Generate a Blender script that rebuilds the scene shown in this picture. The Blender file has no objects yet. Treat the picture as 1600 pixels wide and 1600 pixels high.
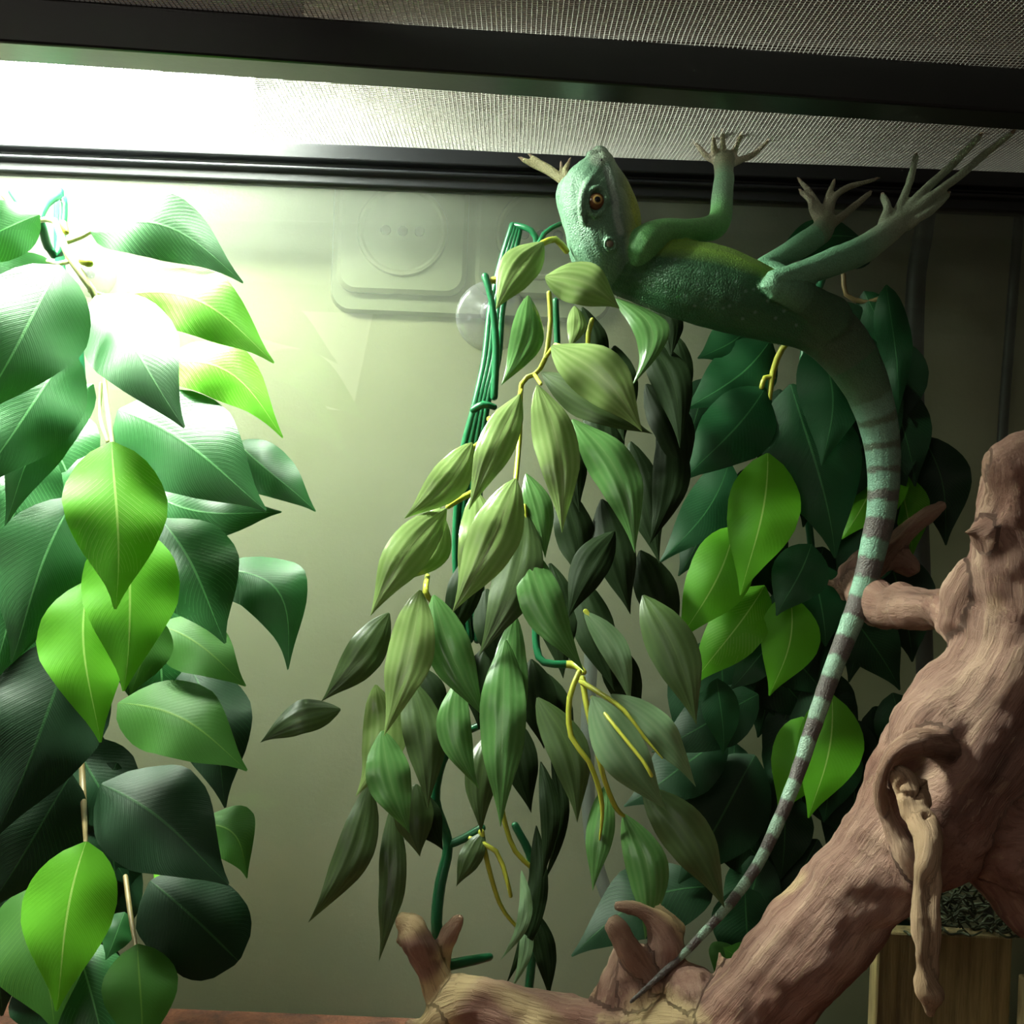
import bpy, bmesh, math, random
import numpy as np
from mathutils import Vector, Matrix, noise
random.seed(7)
SC = bpy.context.scene
COL = SC.collection

# ------------------------------------------------------------------ camera
CZ = 0.36            # height of the lens above the tank floor
ROLL = math.radians(2.3)
CR, SR = math.cos(ROLL), math.sin(ROLL)
F = 1600.0           # focal length in pixels of the 1600 px frame
camd = bpy.data.cameras.new('camera'); camd.sensor_width = 36; camd.lens = 36.0
camd.clip_start = 0.01
cam = bpy.data.objects.new('camera', camd); COL.objects.link(cam)
cam.matrix_world = Matrix(((CR, -SR, 0, 0), (0, 0, -1, 0), (SR, CR, 0, CZ), (0, 0, 0, 1)))
SC.camera = cam

# ------------------------------------------------------------------ world, exposure, added front fill light
w = bpy.data.worlds.new('world'); SC.world = w; w.use_nodes = True
w.node_tree.nodes['Background'].inputs[0].default_value = (0.95, 0.76, 0.58, 1)
w.node_tree.nodes['Background'].inputs[1].default_value = 0.06
SC.view_settings.view_transform = 'Standard'
SC.view_settings.look = 'None'
SC.view_settings.exposure = 0.0
SC.view_settings.gamma = 1.0
SC.view_settings.use_curve_mapping = False
LAMP_POWER = 430.0
rl = bpy.data.lights.new('front_fill', 'AREA'); rl.energy = 2.2; rl.size = 0.6; rl.color = (1.0, 0.94, 0.82)  # unseen area light added as soft fill from the front left
ro = bpy.data.objects.new('front_fill', rl); COL.objects.link(ro)
ro.location = (-0.55, -0.55, 0.84)
ro.rotation_euler = (Vector((0.15, 0.6, 0.25)) - Vector(ro.location)).to_track_quat('-Z', 'Y').to_euler()

# ------------------------------------------------------------------ helpers
def P(px, py, d):
    u = (px - 800) / F; v = (800 - py) / F
    return Vector(((u * CR - v * SR) * d, d, CZ + (u * SR + v * CR) * d))

def proj(v):                       # numpy (n,3) -> pixel x, y
    X = v[:, 0] / v[:, 1]; Z = (v[:, 2] - CZ) / v[:, 1]
    u = X * CR + Z * SR; q = -X * SR + Z * CR
    return 800 + u * F, 800 - q * F

MZ = 0.606                          # height of the mesh screen
def dz(px, py, z):                  # distance at which the ray of a pixel reaches height z
    u = (px - 800) / F; v = (800 - py) / F
    return (z - CZ) / (u * SR + v * CR)

def s2l(c):
    return tuple((x / 255 / 12.92) if x / 255 <= 0.04045 else ((x / 255 + 0.055) / 1.055) ** 2.4 for x in c)

def empty(name, loc, label, cat, group=None):
    o = bpy.data.objects.new(name, None); COL.objects.link(o); o.location = loc
    o.empty_display_size = 0.02
    o['label'] = label; o['category'] = cat
    if group: o['group'] = group
    return o

def mk(name, verts, faces, mat, parent=None, smooth=True, origin=None, uv=None, label=None, cat=None, kind=None):
    off = Vector(parent.location) if parent else (Vector(origin) if origin is not None else Vector((0, 0, 0)))
    if parent and parent.parent: off = off + Vector(parent.parent.location)
    va = np.array([tuple(v) for v in verts], dtype=np.float64) - np.array(off)
    me = bpy.data.meshes.new(name)
    me.from_pydata(va.tolist(), [], [tuple(f) for f in faces])
    if uv is not None:
        l = me.uv_layers.new(name='UVMap')
        idx = np.empty(len(me.loops), dtype=np.int64); me.loops.foreach_get('vertex_index', idx)
        l.data.foreach_set('uv', np.array(uv, dtype=np.float32)[idx].ravel())
    if smooth: me.polygons.foreach_set('use_smooth', [True] * len(me.polygons))
    me.materials.append(mat)
    me.update()
    o = bpy.data.objects.new(name, me); COL.objects.link(o)
    if parent: o.parent = parent
    else: o.location = off
    if label: o['label'] = label
    if cat: o['category'] = cat
    if kind: o['kind'] = kind
    return o

def box_vf(x0, x1, y0, y1, z0, z1):
    v = [(x, y, z) for x in (x0, x1) for y in (y0, y1) for z in (z0, z1)]
    f = [(0, 1, 3, 2), (4, 6, 7, 5), (0, 4, 5, 1), (2, 3, 7, 6), (0, 2, 6, 4), (1, 5, 7, 3)]
    return v, f

def box(name, x0, x1, y0, y1, z0, z1, mat, parent=None, bev=0.0, **k):
    v, f = box_vf(x0, x1, y0, y1, z0, z1)
    o = mk(name, v, f, mat, parent, smooth=False, origin=None if parent else ((x0 + x1) / 2, (y0 + y1) / 2, z0), **k)
    if bev:
        m = o.modifiers.new('bevel', 'BEVEL'); m.width = bev; m.segments = 2
    return o

def crom(pts, step):
    """Catmull-Rom through rows of an (n,k) array; the first three columns are the position"""
    p = np.array(pts, dtype=float)
    if len(p) < 2: return p
    q = np.vstack([2 * p[0] - p[1], p, 2 * p[-1] - p[-2]])
    out = []
    for i in range(1, len(q) - 2):
        L = np.linalg.norm(q[i + 1][:3] - q[i][:3]); n = max(2, int(L / step))
        for k in range(n):
            t = k / n
            out.append(0.5 * (2 * q[i] + (q[i + 1] - q[i - 1]) * t + (2 * q[i - 1] - 5 * q[i] + 4 * q[i + 1] - q[i + 2]) * t * t
                              + (-q[i - 1] + 3 * q[i] - 3 * q[i + 1] + q[i + 2]) * t ** 3))
    out.append(q[-2])
    return np.array(out)

def tube_vf(S, kd=1.0, ns=14, caps=True):
    """S rows: x,y,z,r ; returns verts, faces of a closed tube with rounded ends. kd: radius along the view depth / radius across"""
    pos = S[:, :3]; r = np.maximum(S[:, 3], 1e-5)
    n = len(S)
    T = np.gradient(pos, axis=0); T /= np.linalg.norm(T, axis=1)[:, None] + 1e-12
    rows = []
    if caps:
        seq = [(0, -c, s) for c, s in ((0.98, 0.15), (0.8, 0.6), (0.45, 0.89))] + [(i, 0, 1) for i in range(n)] + [(n - 1, c, s) for c, s in ((0.45, 0.89), (0.8, 0.6), (0.98, 0.15))]
    else:
        seq = [(i, 0, 1) for i in range(n)]
    ref = np.array([0, 1.0, 0])
    for i, c, s in seq:
        t = T[i]
        sd = np.cross(t, ref)
        if np.linalg.norm(sd) < 0.15: sd = np.cross(t, np.array([1.0, 0, 0.2]))
        sd /= np.linalg.norm(sd); nn = np.cross(sd, t)
        a = np.linspace(0, 2 * math.pi, ns, endpoint=False)
        rows.append(pos[i] + t * c * r[i] + (np.cos(a)[:, None] * sd + np.sin(a)[:, None] * nn * kd) * r[i] * s)
    V = np.vstack(rows); m = len(rows); Fc = []
    for i in range(m - 1):
        for k in range(ns):
            k2 = (k + 1) % ns
            Fc.append((i * ns + k, i * ns + k2, (i + 1) * ns + k2, (i + 1) * ns + k))
    Fc.append(tuple(range(ns))[::-1]); Fc.append(tuple((m - 1) * ns + k for k in range(ns)))
    return V, Fc

def tube(name, pts, mat, parent=None, ns=8, step=0.006, **k):
    """pts: (px,py,d,r_px)"""
    A = [tuple(P(a, b, d)) + (r * d / F,) for a, b, d, r in pts]
    S = crom(A, step)
    V, Fc = tube_vf(S, 1.0, ns)
    return mk(name, V, Fc, mat, parent, **k)

def union(chains, voxel, smooth_it=4, step=0.004):
    """one continuous surface out of tube chains, rows (px,py,d,r_px); returns evaluated verts/faces and the chain samples"""
    VV = []; FF = []; off = 0; samp = []
    for ci, ch in enumerate(chains):
        kd = ch.get('kd', 1.0)
        A = [tuple(P(a[0], a[1], a[2])) + (a[3] * a[2] / F,) for a in ch['p']]
        st = min(step, max(0.001, min(a[3] for a in A) * 0.8))
        S = crom(A, st) if len(A) > 1 else np.array(A)
        V, Fc = tube_vf(S, kd, 16)
        VV.append(V); FF += [tuple(i + off for i in f) for f in Fc]; off += len(V)
        T = np.gradient(S[:, :3], axis=0); T /= np.linalg.norm(T, axis=1)[:, None] + 1e-12
        arc = np.concatenate([[0], np.cumsum(np.linalg.norm(np.diff(S[:, :3], axis=0), axis=1))])
        for i in range(len(S)): samp.append((ci, arc[i], *S[i, :4], *T[i]))
    me = bpy.data.meshes.new('tmp')
    me.from_pydata(np.vstack(VV).tolist(), [], FF)
    o = bpy.data.objects.new('tmp', me); COL.objects.link(o)
    m = o.modifiers.new('r', 'REMESH'); m.mode = 'VOXEL'; m.voxel_size = voxel
    m2 = o.modifiers.new('s', 'SMOOTH'); m2.factor = 0.5; m2.iterations = smooth_it
    dg = bpy.context.evaluated_depsgraph_get()
    ev = bpy.data.meshes.new_from_object(o.evaluated_get(dg))
    n = len(ev.vertices); va = np.empty(n * 3); ev.vertices.foreach_get('co', va); va = va.reshape(-1, 3)
    no = np.empty(n * 3); ev.vertices.foreach_get('normal', no); no = no.reshape(-1, 3)
    li = np.empty(len(ev.loops), dtype=np.int64); ev.loops.foreach_get('vertex_index', li)
    ls = np.empty(len(ev.polygons), dtype=np.int64); ev.polygons.foreach_get('loop_start', ls)
    lt = np.empty(len(ev.polygons), dtype=np.int64); ev.polygons.foreach_get('loop_total', lt)
    faces = [tuple(li[a:a + b]) for a, b in zip(ls, lt)]
    bpy.data.objects.remove(o); bpy.data.meshes.remove(me); bpy.data.meshes.remove(ev)
    return va, no, faces, np.array(samp)

def nearest(va, samp):
    """index of the chain sample nearest to every vertex, measured in radii"""
    out = np.empty(len(va), dtype=np.int64)
    for a in range(0, len(va), 4000):
        d = np.linalg.norm(va[a:a + 4000, None, :] - samp[None, :, 2:5], axis=2) - samp[None, :, 5]
        out[a:a + 4000] = d.argmin(axis=1)
    return out

# ------------------------------------------------------------------ materials
class NT:
    def __init__(s, name):
        s.m = bpy.data.materials.new(name); s.m.use_nodes = True; s.t = s.m.node_tree; s.n = s.t.nodes; s.l = s.t.links
        s.out = s.n['Material Output']; s.b = s.n['Principled BSDF']
    def node(s, typ, **k):
        n = s.n.new(typ)
        for a, b in k.items():
            if a.startswith('i_'):
                key = a[2:]; key = int(key) if key.isdigit() else key.replace('_', ' ')
                n.inputs[key].default_value = b
            else: setattr(n, a, b)
        return n
    def lk(s, a, b): s.l.new(a, b)
    def math(s, op, a, b=None, clamp=False):
        n = s.n.new('ShaderNodeMath'); n.operation = op; n.use_clamp = clamp
        for i, x in enumerate((a, b)):
            if x is None: continue
            if hasattr(x, 'links'): s.lk(x, n.inputs[i])
            else: n.inputs[i].default_value = x
        return n.outputs[0]
    def mix(s, fac, a, b, blend='MIX'):
        n = s.n.new('ShaderNodeMix'); n.data_type = 'RGBA'; n.blend_type = blend
        for i, x in ((0, fac), (6, a), (7, b)):
            if hasattr(x, 'links'): s.lk(x, n.inputs[i])
            elif i == 0: n.inputs[0].default_value = x
            else: n.inputs[i].default_value = (*x[:3], 1)
        return n.outputs[2]
    def noise(s, scale, detail=3, rough=0.5, vec=None, dim='3D'):
        n = s.n.new('ShaderNodeTexNoise'); n.inputs['Scale'].default_value = scale; n.inputs['Detail'].default_value = detail
        n.inputs['Roughness'].default_value = rough
        if vec is not None: s.lk(vec, n.inputs['Vector'])
        return n.outputs['Fac']
    def ramp(s, fac, stops):
        n = s.n.new('ShaderNodeValToRGB'); e = n.color_ramp.elements
        while len(e) < len(stops): e.new(0.5)
        for q, (p, c) in zip(e, stops): q.position = p; q.color = (*c[:3], 1)
        s.lk(fac, n.inputs[0]); return n.outputs[0]
    def bump(s, h, strength=0.3, dist=0.001):
        n = s.n.new('ShaderNodeBump'); n.inputs['Strength'].default_value = strength; n.inputs['Distance'].default_value = dist
        s.lk(h, n.inputs['Height']); s.lk(n.outputs[0], s.b.inputs['Normal']); return n.outputs[0]
    def coord(s, k='Object'):
        return s.n.new('ShaderNodeTexCoord').outputs[k]

def plain(name, rgb, rough=0.5, metal=0.0, nscale=60, var=0.15, bump=0.1):
    m = NT(name); c = s2l(rgb)
    f = m.noise(nscale, 4, 0.6, m.coord())
    m.lk(m.mix(f, [x * (1 - var) for x in c], [min(1, x * (1 + var)) for x in c]), m.b.inputs['Base Color'])
    m.b.inputs['Roughness'].default_value = rough; m.b.inputs['Metallic'].default_value = metal
    if bump: m.bump(m.noise(nscale * 8, 3, 0.6, m.coord()), bump, 0.0005)
    return m.m

def leaf_mat(name, rgb, vein_rgb, style, rough=0.42, trans=0.25, back=None):
    """style 'ficus': pale midrib and fine side veins; 'bamboo': parallel ribs along the blade. UV: x across -> 0..1, y along"""
    m = NT(name); c = s2l(rgb); vc = s2l(vein_rgb)
    sep = m.node('ShaderNodeSeparateXYZ'); m.lk(m.coord('UV'), sep.inputs[0])
    ux, vy = sep.outputs[0], sep.outputs[1]
    side = m.math('ABSOLUTE', m.math('SUBTRACT', ux, 0.5))
    oi = m.node('ShaderNodeObjectInfo')
    rnd = oi.outputs['Random']
    n1 = m.noise(35, 4, 0.6, m.coord())
    col = m.mix(n1, [x * 0.82 for x in c], [min(1, x * 1.18) for x in c])
    col = m.mix(m.math('MULTIPLY', rnd, 0.5), col, [c[0] * 0.75, c[1] * 0.72, c[2] * 0.7])
    mid = m.math('LESS_THAN', side, 0.012)
    midf = m.math('MULTIPLY', mid, 0.65)
    if style == 'ficus':
        # side veins: lines slanting from the midrib towards the tip
        k = m.math('ADD', m.math('MULTIPLY', side, -0.55), vy)
        wv = m.math('SINE', m.math('MULTIPLY', k, 170.0))
        ln = m.math('MULTIPLY', m.math('GREATER_THAN', wv, 0.93), 0.32)
        ln = m.math('MULTIPLY', ln, m.math('GREATER_THAN', m.noise(60, 2, 0.5, m.coord()), 0.47))
        ln = m.math('MULTIPLY', ln, m.math('MULTIPLY', m.math('GREATER_THAN', rnd, 0.55), 0.8))
        col = m.mix(ln, col, vc)
        col = m.mix(midf, col, vc)
        fab = m.math('SINE', m.math('MULTIPLY', k, 420.0))
        h = m.math('ADD', m.math('MULTIPLY', fab, 0.25), m.math('MULTIPLY', wv, 0.22))
        h = m.math('ADD', h, m.math('MULTIPLY', m.math('MINIMUM', side, 0.03), -40.0))
        m.bump(h, 0.18, 0.0006)
    else:
        wv = m.math('SINE', m.math('MULTIPLY', m.math('ADD', side, m.math('MULTIPLY', m.noise(30, 2, 0.5, m.coord()), 0.02)), 44.0))
        col = m.mix(m.math('MULTIPLY', m.math('ADD', wv, 1.0), m.math('MULTIPLY', m.noise(45, 3, 0.6, m.coord()), 0.20)), col, vc)
        col = m.mix(m.math('MULTIPLY', m.math('LESS_THAN', side, 0.02), 0.25), col, vc)
        fine = m.noise(900, 2, 0.5, m.coord())
        h = m.math('ADD', m.math('MULTIPLY', wv, 0.5), m.math('MULTIPLY', fine, 0.3))
        m.bump(h, 0.13, 0.0006)
    m.lk(col, m.b.inputs['Base Color'])
    m.b.inputs['Roughness'].default_value = rough
    if rough >= 0.45: m.b.inputs['Specular IOR Level'].default_value = 0.25 if style == 'ficus' else 0.10
    tr = m.node('ShaderNodeBsdfTranslucent'); m.lk(m.mix(0.55, col, (c[0] * 0.8 + 0.02, min(1, c[1] * 1.6), c[2] * 0.3)), tr.inputs[0])
    mx = m.node('ShaderNodeMixShader'); mx.inputs[0].default_value = trans
    m.lk(m.b.outputs[0], mx.inputs[1]); m.lk(tr.outputs[0], mx.inputs[2]); m.lk(mx.outputs[0], m.out.inputs[0])
    return m.m

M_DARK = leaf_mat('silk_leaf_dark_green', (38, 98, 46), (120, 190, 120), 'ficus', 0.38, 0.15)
M_DARK_SHADE = leaf_mat('silk_leaf_dark_green_shaded', (16, 48, 24), (50, 96, 52), 'ficus', 0.5, 0.10)  # dark green leaf with deep shade put into its colour
M_DARK_DIM = leaf_mat('silk_leaf_shade_green', (26, 74, 40), (70, 130, 78), 'ficus', 0.45, 0.12)  # dark green leaf of the right vine, part of its shade coloured in
M_LIME = leaf_mat('silk_leaf_lime', (96, 172, 34), (190, 225, 120), 'ficus', 0.45, 0.25)
M_OLV = leaf_mat('silk_leaf_olive', (58, 108, 38), (110, 150, 60), 'ficus', 0.5, 0.25)
M_BAM = leaf_mat('plastic_leaf_olive', (122, 148, 86), (176, 192, 132), 'bamboo', 0.20, 0.18)
M_BAM_SHADE = leaf_mat('plastic_leaf_olive_shaded', (26, 40, 20), (40, 56, 30), 'bamboo', 0.50, 0.10)  # olive leaf with the shade of the rear column coloured in
M_BAM_DIM = leaf_mat('plastic_leaf_olive_half_lit', (62, 82, 44), (88, 108, 62), 'bamboo', 0.38, 0.12)  # olive leaf coloured as if only moderately lit
M_BAMG = leaf_mat('plastic_leaf_green', (80, 124, 66), (126, 160, 104), 'bamboo', 0.22, 0.2)
M_BAMU = leaf_mat('plastic_leaf_underside', (104, 134, 96), (140, 160, 120), 'bamboo', 0.4, 0.2)
M_VINE = plain('vine_green_plastic', (28, 100, 62), 0.3)
M_YEL = plain('stem_yellow_plastic', (178, 182, 62), 0.35)
M_PALE = plain('stem_pale_plastic', (196, 200, 140), 0.35)
M_BROWNST = plain('stem_brown_plastic', (120, 104, 66), 0.45)
M_BLACK = plain('black_plastic', (27, 28, 32), 0.33, var=0.2, nscale=25)
M_CABLE = plain('black_rubber_cable', (26, 26, 30), 0.5)
M_GREY = plain('grey_cable', (118, 120, 124), 0.5)

def wall_mat():
    m = NT('painted_wall'); co = m.coord()
    base = m.mix(m.noise(3.0, 4, 0.6, co), s2l((150, 141, 114)), s2l((164, 155, 126)))
    sep = m.node('ShaderNodeSeparateXYZ'); m.lk(co, sep.inputs[0])
    low = m.math('MULTIPLY', m.math('SUBTRACT', 0.30, sep.outputs[2]), 3.0, clamp=True)
    blot = m.math('MULTIPLY', m.noise(9.0, 5, 0.65, co), 1.3)
    dirt = m.math('MULTIPLY', low, blot, clamp=True)
    col = m.mix(m.math('MULTIPLY', dirt, 0.75), base, s2l((112, 82, 58)))
    m.lk(col, m.b.inputs['Base Color']); m.b.inputs['Roughness'].default_value = 0.75
    m.bump(m.noise(260, 3, 0.6, co), 0.25, 0.001)
    return m.m
M_WALL = wall_mat()

def glass_mat(name, dirt=0.06, tint=(0.93, 0.97, 0.93)):
    m = NT(name)
    tr = m.node('ShaderNodeBsdfTransparent'); tr.inputs[0].default_value = (*tint, 1)
    gl = m.node('ShaderNodeBsdfGlossy'); gl.inputs['Roughness'].default_value = 0.015
    fr = m.node('ShaderNodeFresnel'); fr.inputs[0].default_value = 1.5
    mx = m.node('ShaderNodeMixShader'); m.lk(m.math('MULTIPLY', fr.outputs[0], 0.6), mx.inputs[0]); m.lk(tr.outputs[0], mx.inputs[1]); m.lk(gl.outputs[0], mx.inputs[2])
    df = m.node('ShaderNodeBsdfDiffuse'); df.inputs[0].default_value = (0.62, 0.66, 0.55, 1)
    m2 = m.node('ShaderNodeMixShader'); nz = m.noise(7, 5, 0.7, m.coord())
    m.lk(m.math('MULTIPLY', nz, dirt * 2), m2.inputs[0]); m.lk(mx.outputs[0], m2.inputs[1]); m.lk(df.outputs[0], m2.inputs[2])
    m.lk(m2.outputs[0], m.out.inputs[0])
    return m.m
M_GLASS = glass_mat('tank_glass', 0.08)

def cup_mat():
    m = NT('clear_rubber')
    tr = m.node('ShaderNodeBsdfTransparent'); tr.inputs[0].default_value = (0.78, 0.80, 0.80, 1)
    gl = m.node('ShaderNodeBsdfGlossy'); gl.inputs['Roughness'].default_value = 0.12
    lw = m.node('ShaderNodeLayerWeight'); lw.inputs[0].default_value = 0.35
    mx = m.node('ShaderNodeMixShader'); m.lk(m.math('ADD', m.math('MULTIPLY', lw.outputs['Facing'], 0.5), 0.08), mx.inputs[0])
    m.lk(tr.outputs[0], mx.inputs[1]); m.lk(gl.outputs[0], mx.inputs[2])
    df = m.node('ShaderNodeBsdfDiffuse'); df.inputs[0].default_value = (0.5, 0.5, 0.52, 1); m2 = m.node('ShaderNodeMixShader'); m2.inputs[0].default_value = 0.10
    m.lk(mx.outputs[0], m2.inputs[1]); m.lk(df.outputs[0], m2.inputs[2]); m.lk(m2.outputs[0], m.out.inputs[0])
    return m.m
M_CUP = cup_mat()

def mesh_mat():
    m = NT('grey_screen_wire')
    m.b.inputs['Base Color'].default_value = (*s2l((184, 182, 176)), 1); m.b.inputs['Roughness'].default_value = 0.4
    m.b.inputs['Metallic'].default_value = 0.0
    return m.m
M_MESH = mesh_mat()

def emit(name, rgb, st):
    m = NT(name); e = m.node('ShaderNodeEmission'); e.inputs[0].default_value = (*rgb, 1); e.inputs[1].default_value = st
    m.lk(e.outputs[0], m.out.inputs[0]); return m.m
M_TUBE = emit('lamp_glow', (0.90, 1.0, 0.84), LAMP_POWER)

def soil_mat():
    m = NT('bark_substrate'); co = m.coord()
    m.lk(m.ramp(m.noise(60, 6, 0.7, co), [(0.3, s2l((52, 32, 22))), (0.6, s2l((104, 62, 42))), (0.8, s2l((132, 90, 60)))]), m.b.inputs['Base Color'])
    m.b.inputs['Roughness'].default_value = 0.9; m.bump(m.noise(120, 5, 0.7, co), 0.8, 0.004); return m.m
M_SOIL = soil_mat()

def plank_mat():
    m = NT('rough_sawn_board'); co = m.coord()
    mp = m.node('ShaderNodeMapping'); mp.inputs['Scale'].default_value = (60, 60, 4); m.lk(co, mp.inputs[0])
    g = m.noise(3, 5, 0.65, mp.outputs[0])
    m.lk(m.ramp(g, [(0.3, s2l((96, 82, 52))), (0.6, s2l((150, 132, 88))), (0.8, s2l((172, 150, 104)))]), m.b.inputs['Base Color'])
    m.b.inputs['Roughness'].default_value = 0.8; m.bump(g, 0.5, 0.001); return m.m
M_PLANK = plank_mat()

# ------------------------------------------------------------------ room shell
GY = 0.712          # inner face of the back pane
box('wall_back', -1.6, 1.6, 0.77, 0.87, -0.75, 1.6, M_WALL, kind='structure')
box('floor', -1.6, 1.6, -1.6, 0.77, -0.79, -0.75, plain('floor_boards', (92, 70, 52), 0.6), kind='structure')
box('added_dark_board_1', -1.6, 1.6, 0.727, 0.77, 0.604, 0.80, plain('added_board_dark_brown', (44, 34, 26), 0.6), kind='structure', bev=0.002)  # added board: darkens the view through the mesh and stops lamp spill
# the low cabinet that carries the tank
cab = empty('cabinet', (0, 0.48, -0.75), 'dark wooden cabinet that the glass tank stands on', 'cabinet')
M_CAB = plain('dark_cabinet_wood', (70, 48, 34), 0.5)
box('top', -0.62, 0.62, 0.20, 0.765, -0.06, -0.035, M_CAB, cab, 0.002)
box('body', -0.60, 0.60, 0.22, 0.755, -0.75, -0.06, M_CAB, cab, 0.002)

# ------------------------------------------------------------------ terrarium
TX = 0.56; FY = 0.255
tank = empty('terrarium', (0, 0.48, -0.035), 'glass terrarium with black plastic frame and grey mesh lid around the lizard', 'terrarium')
box('base', -TX, TX, FY, GY + 0.012, -0.035, 0.0, M_BLACK, tank, 0.002)
box('back_glass', -TX + 0.002, TX - 0.002, GY, GY + 0.004, 0.0, 0.586, M_GLASS, tank)
box('side_glass', -TX, -TX + 0.004, FY, GY, 0.0, 0.575, M_GLASS, tank)
box('side_glass', TX - 0.004, TX, FY, GY, 0.0, 0.575, M_GLASS, tank)
# back rim: a profile with a lip and a groove, swept across
def rim(name, y0, mz, x0, x1, prof, mat):
    V = []; Fc = []; n = len(prof)
    for x in (x0, x1): V += [(x, y0 + a, mz + b) for a, b in prof]
    Fc = [(i, (i + 1) % n, n + (i + 1) % n, n + i) for i in range(n)] + [tuple(range(n))[::-1], tuple(range(n, 2 * n))]
    o = mk(name, V, Fc, mat, tank, smooth=False); m = o.modifiers.new('b', 'BEVEL'); m.width = 0.0008; m.segments = 2
    return o
pr = [(0.010, 0.004), (-0.012, 0.004), (-0.012, -0.010), (-0.006, -0.0115), (-0.006, -0.0135), (-0.009, -0.0145), (-0.009, -0.0165), (-0.004, -0.018), (-0.004, -0.024), (0.010, -0.024)]
rim('frame_rail', GY, MZ, -TX, TX, pr, M_BLACK)
rim('frame_rail', FY + 0.01, MZ, -TX, TX, [(-0.012, 0.004), (0.012, 0.004), (0.012, -0.026), (-0.012, -0.026)], M_BLACK)
for s in (-1, 1):
    xs = sorted((s * TX, s * (TX - 0.022)))
    box('frame_rail', xs[0], xs[1], FY, GY, MZ - 0.024, MZ + 0.004, M_BLACK, tank, 0.001)
    for yy in (FY, GY - 0.014):
        box('frame_post', *sorted((s * TX, s * (TX - 0.016))), yy, yy + 0.014, 0, MZ - 0.024, M_BLACK, tank, 0.001)
# cross bar of the lid, set a little askew
def crossbar():
    A = P(-120, 88, 0.523); B = P(1720, 213, 0.557)
    zb = MZ - 0.0245; zt = MZ - 0.001
    dv = Vector((B.x - A.x, B.y - A.y, 0)).normalized(); nv = Vector((-dv.y, dv.x, 0))
    ya = (zb - CZ) / ((A.z - CZ) / A.y); yb = (zb - CZ) / ((B.z - CZ) / B.y)
    A = Vector((A.x * ya / A.y, ya, zb)); B = Vector((B.x * yb / B.y, yb, zb))
    e = (B - A).normalized(); A = A - e * 0.20; B = B + e * 0.16
    nv = Vector((-e.y, e.x, 0)); wd = 0.024
    V = []
    for q in (A, B):
        for k, z in ((0, zb), (0, zt), (-1, zt), (-1, zb)): V.append(Vector((q.x, q.y, z)) + nv * k * wd)
    o = mk('cross_bar', V, [(0, 1, 2, 3), (7, 6, 5, 4), (0, 4, 5, 1), (1, 5, 6, 2), (2, 6, 7, 3), (3, 7, 4, 0)], M_BLACK, tank, smooth=False)
    m = o.modifiers.new('b', 'BEVEL'); m.width = 0.0015; m.segments = 2
crossbar()
# mesh screen: two crossing layers of fine wire that sag between the rails
def sag(x, y):
    t = (y - 0.53) / (GY - 0.53)
    a = math.sin(math.pi * min(1, max(0, t))) * (0.0045 + 0.003 * math.sin(x * 9 + 0.6) + 0.0015 * math.sin(x * 23)) if t > 0 else \
        math.sin(math.pi * min(1, max(0, (y - FY) / (0.53 - FY)))) * (0.006 + 0.003 * math.sin(x * 8 + 2))
    return MZ + 0.001 - a
def screen():
    V = []; Fc = []; h = 0.00028; pitch = 0.0025
    def strand(pts, axis):
        b = len(V)
        for p in pts:
            if axis == 0: V.extend([(p[0], p[1] - h, p[2]), (p[0], p[1], p[2] - h), (p[0], p[1] + h, p[2]), (p[0], p[1], p[2] + h)])
            else: V.extend([(p[0] - h, p[1], p[2]), (p[0], p[1], p[2] - h), (p[0] + h, p[1], p[2]), (p[0], p[1], p[2] + h)])
        for i in range(len(pts) - 1):
            for k in range(4):
                k2 = (k + 1) % 4; Fc.append((b + i * 4 + k, b + i * 4 + k2, b + i * 4 + 4 + k2, b + i * 4 + 4 + k))
    y = FY + 0.03
    while y < GY:
        strand([(x, y, sag(x, y)) for x in np.linspace(-0.53, 0.53, 34)], 0); y += pitch
    x = -0.53
    while x < 0.53:
        strand([(x, yy, sag(x, yy)) for yy in np.linspace(FY + 0.01, GY, 22)], 1); x += pitch
    mk('mesh_screen', V, Fc, M_MESH, tank, smooth=False, kind='stuff')
screen()
# bark layer on the tank floor
def soil():
    V = []; Fc = []; nx, ny = 60, 26
    for j in range(ny + 1):
        for i in range(nx + 1):
            x = -TX + 0.005 + (2 * TX - 0.01) * i / nx; y = FY + 0.01 + (GY - FY - 0.011) * j / ny
            V.append((x, y, 0.006 + 0.010 * noise.noise(Vector((x * 14, y * 14, 0.3))) * (1 if j < ny else 0)))
    for j in range(ny):
        for i in range(nx):
            a = j * (nx + 1) + i; Fc.append((a, a + 1, a + nx + 2, a + nx + 1))
    o = mk('bark_bedding', V, Fc, M_SOIL, origin=(0, 0.48, 0.0), label='thin layer of red-brown bark on the tank floor', cat='substrate', kind='stuff')
soil()

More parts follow.
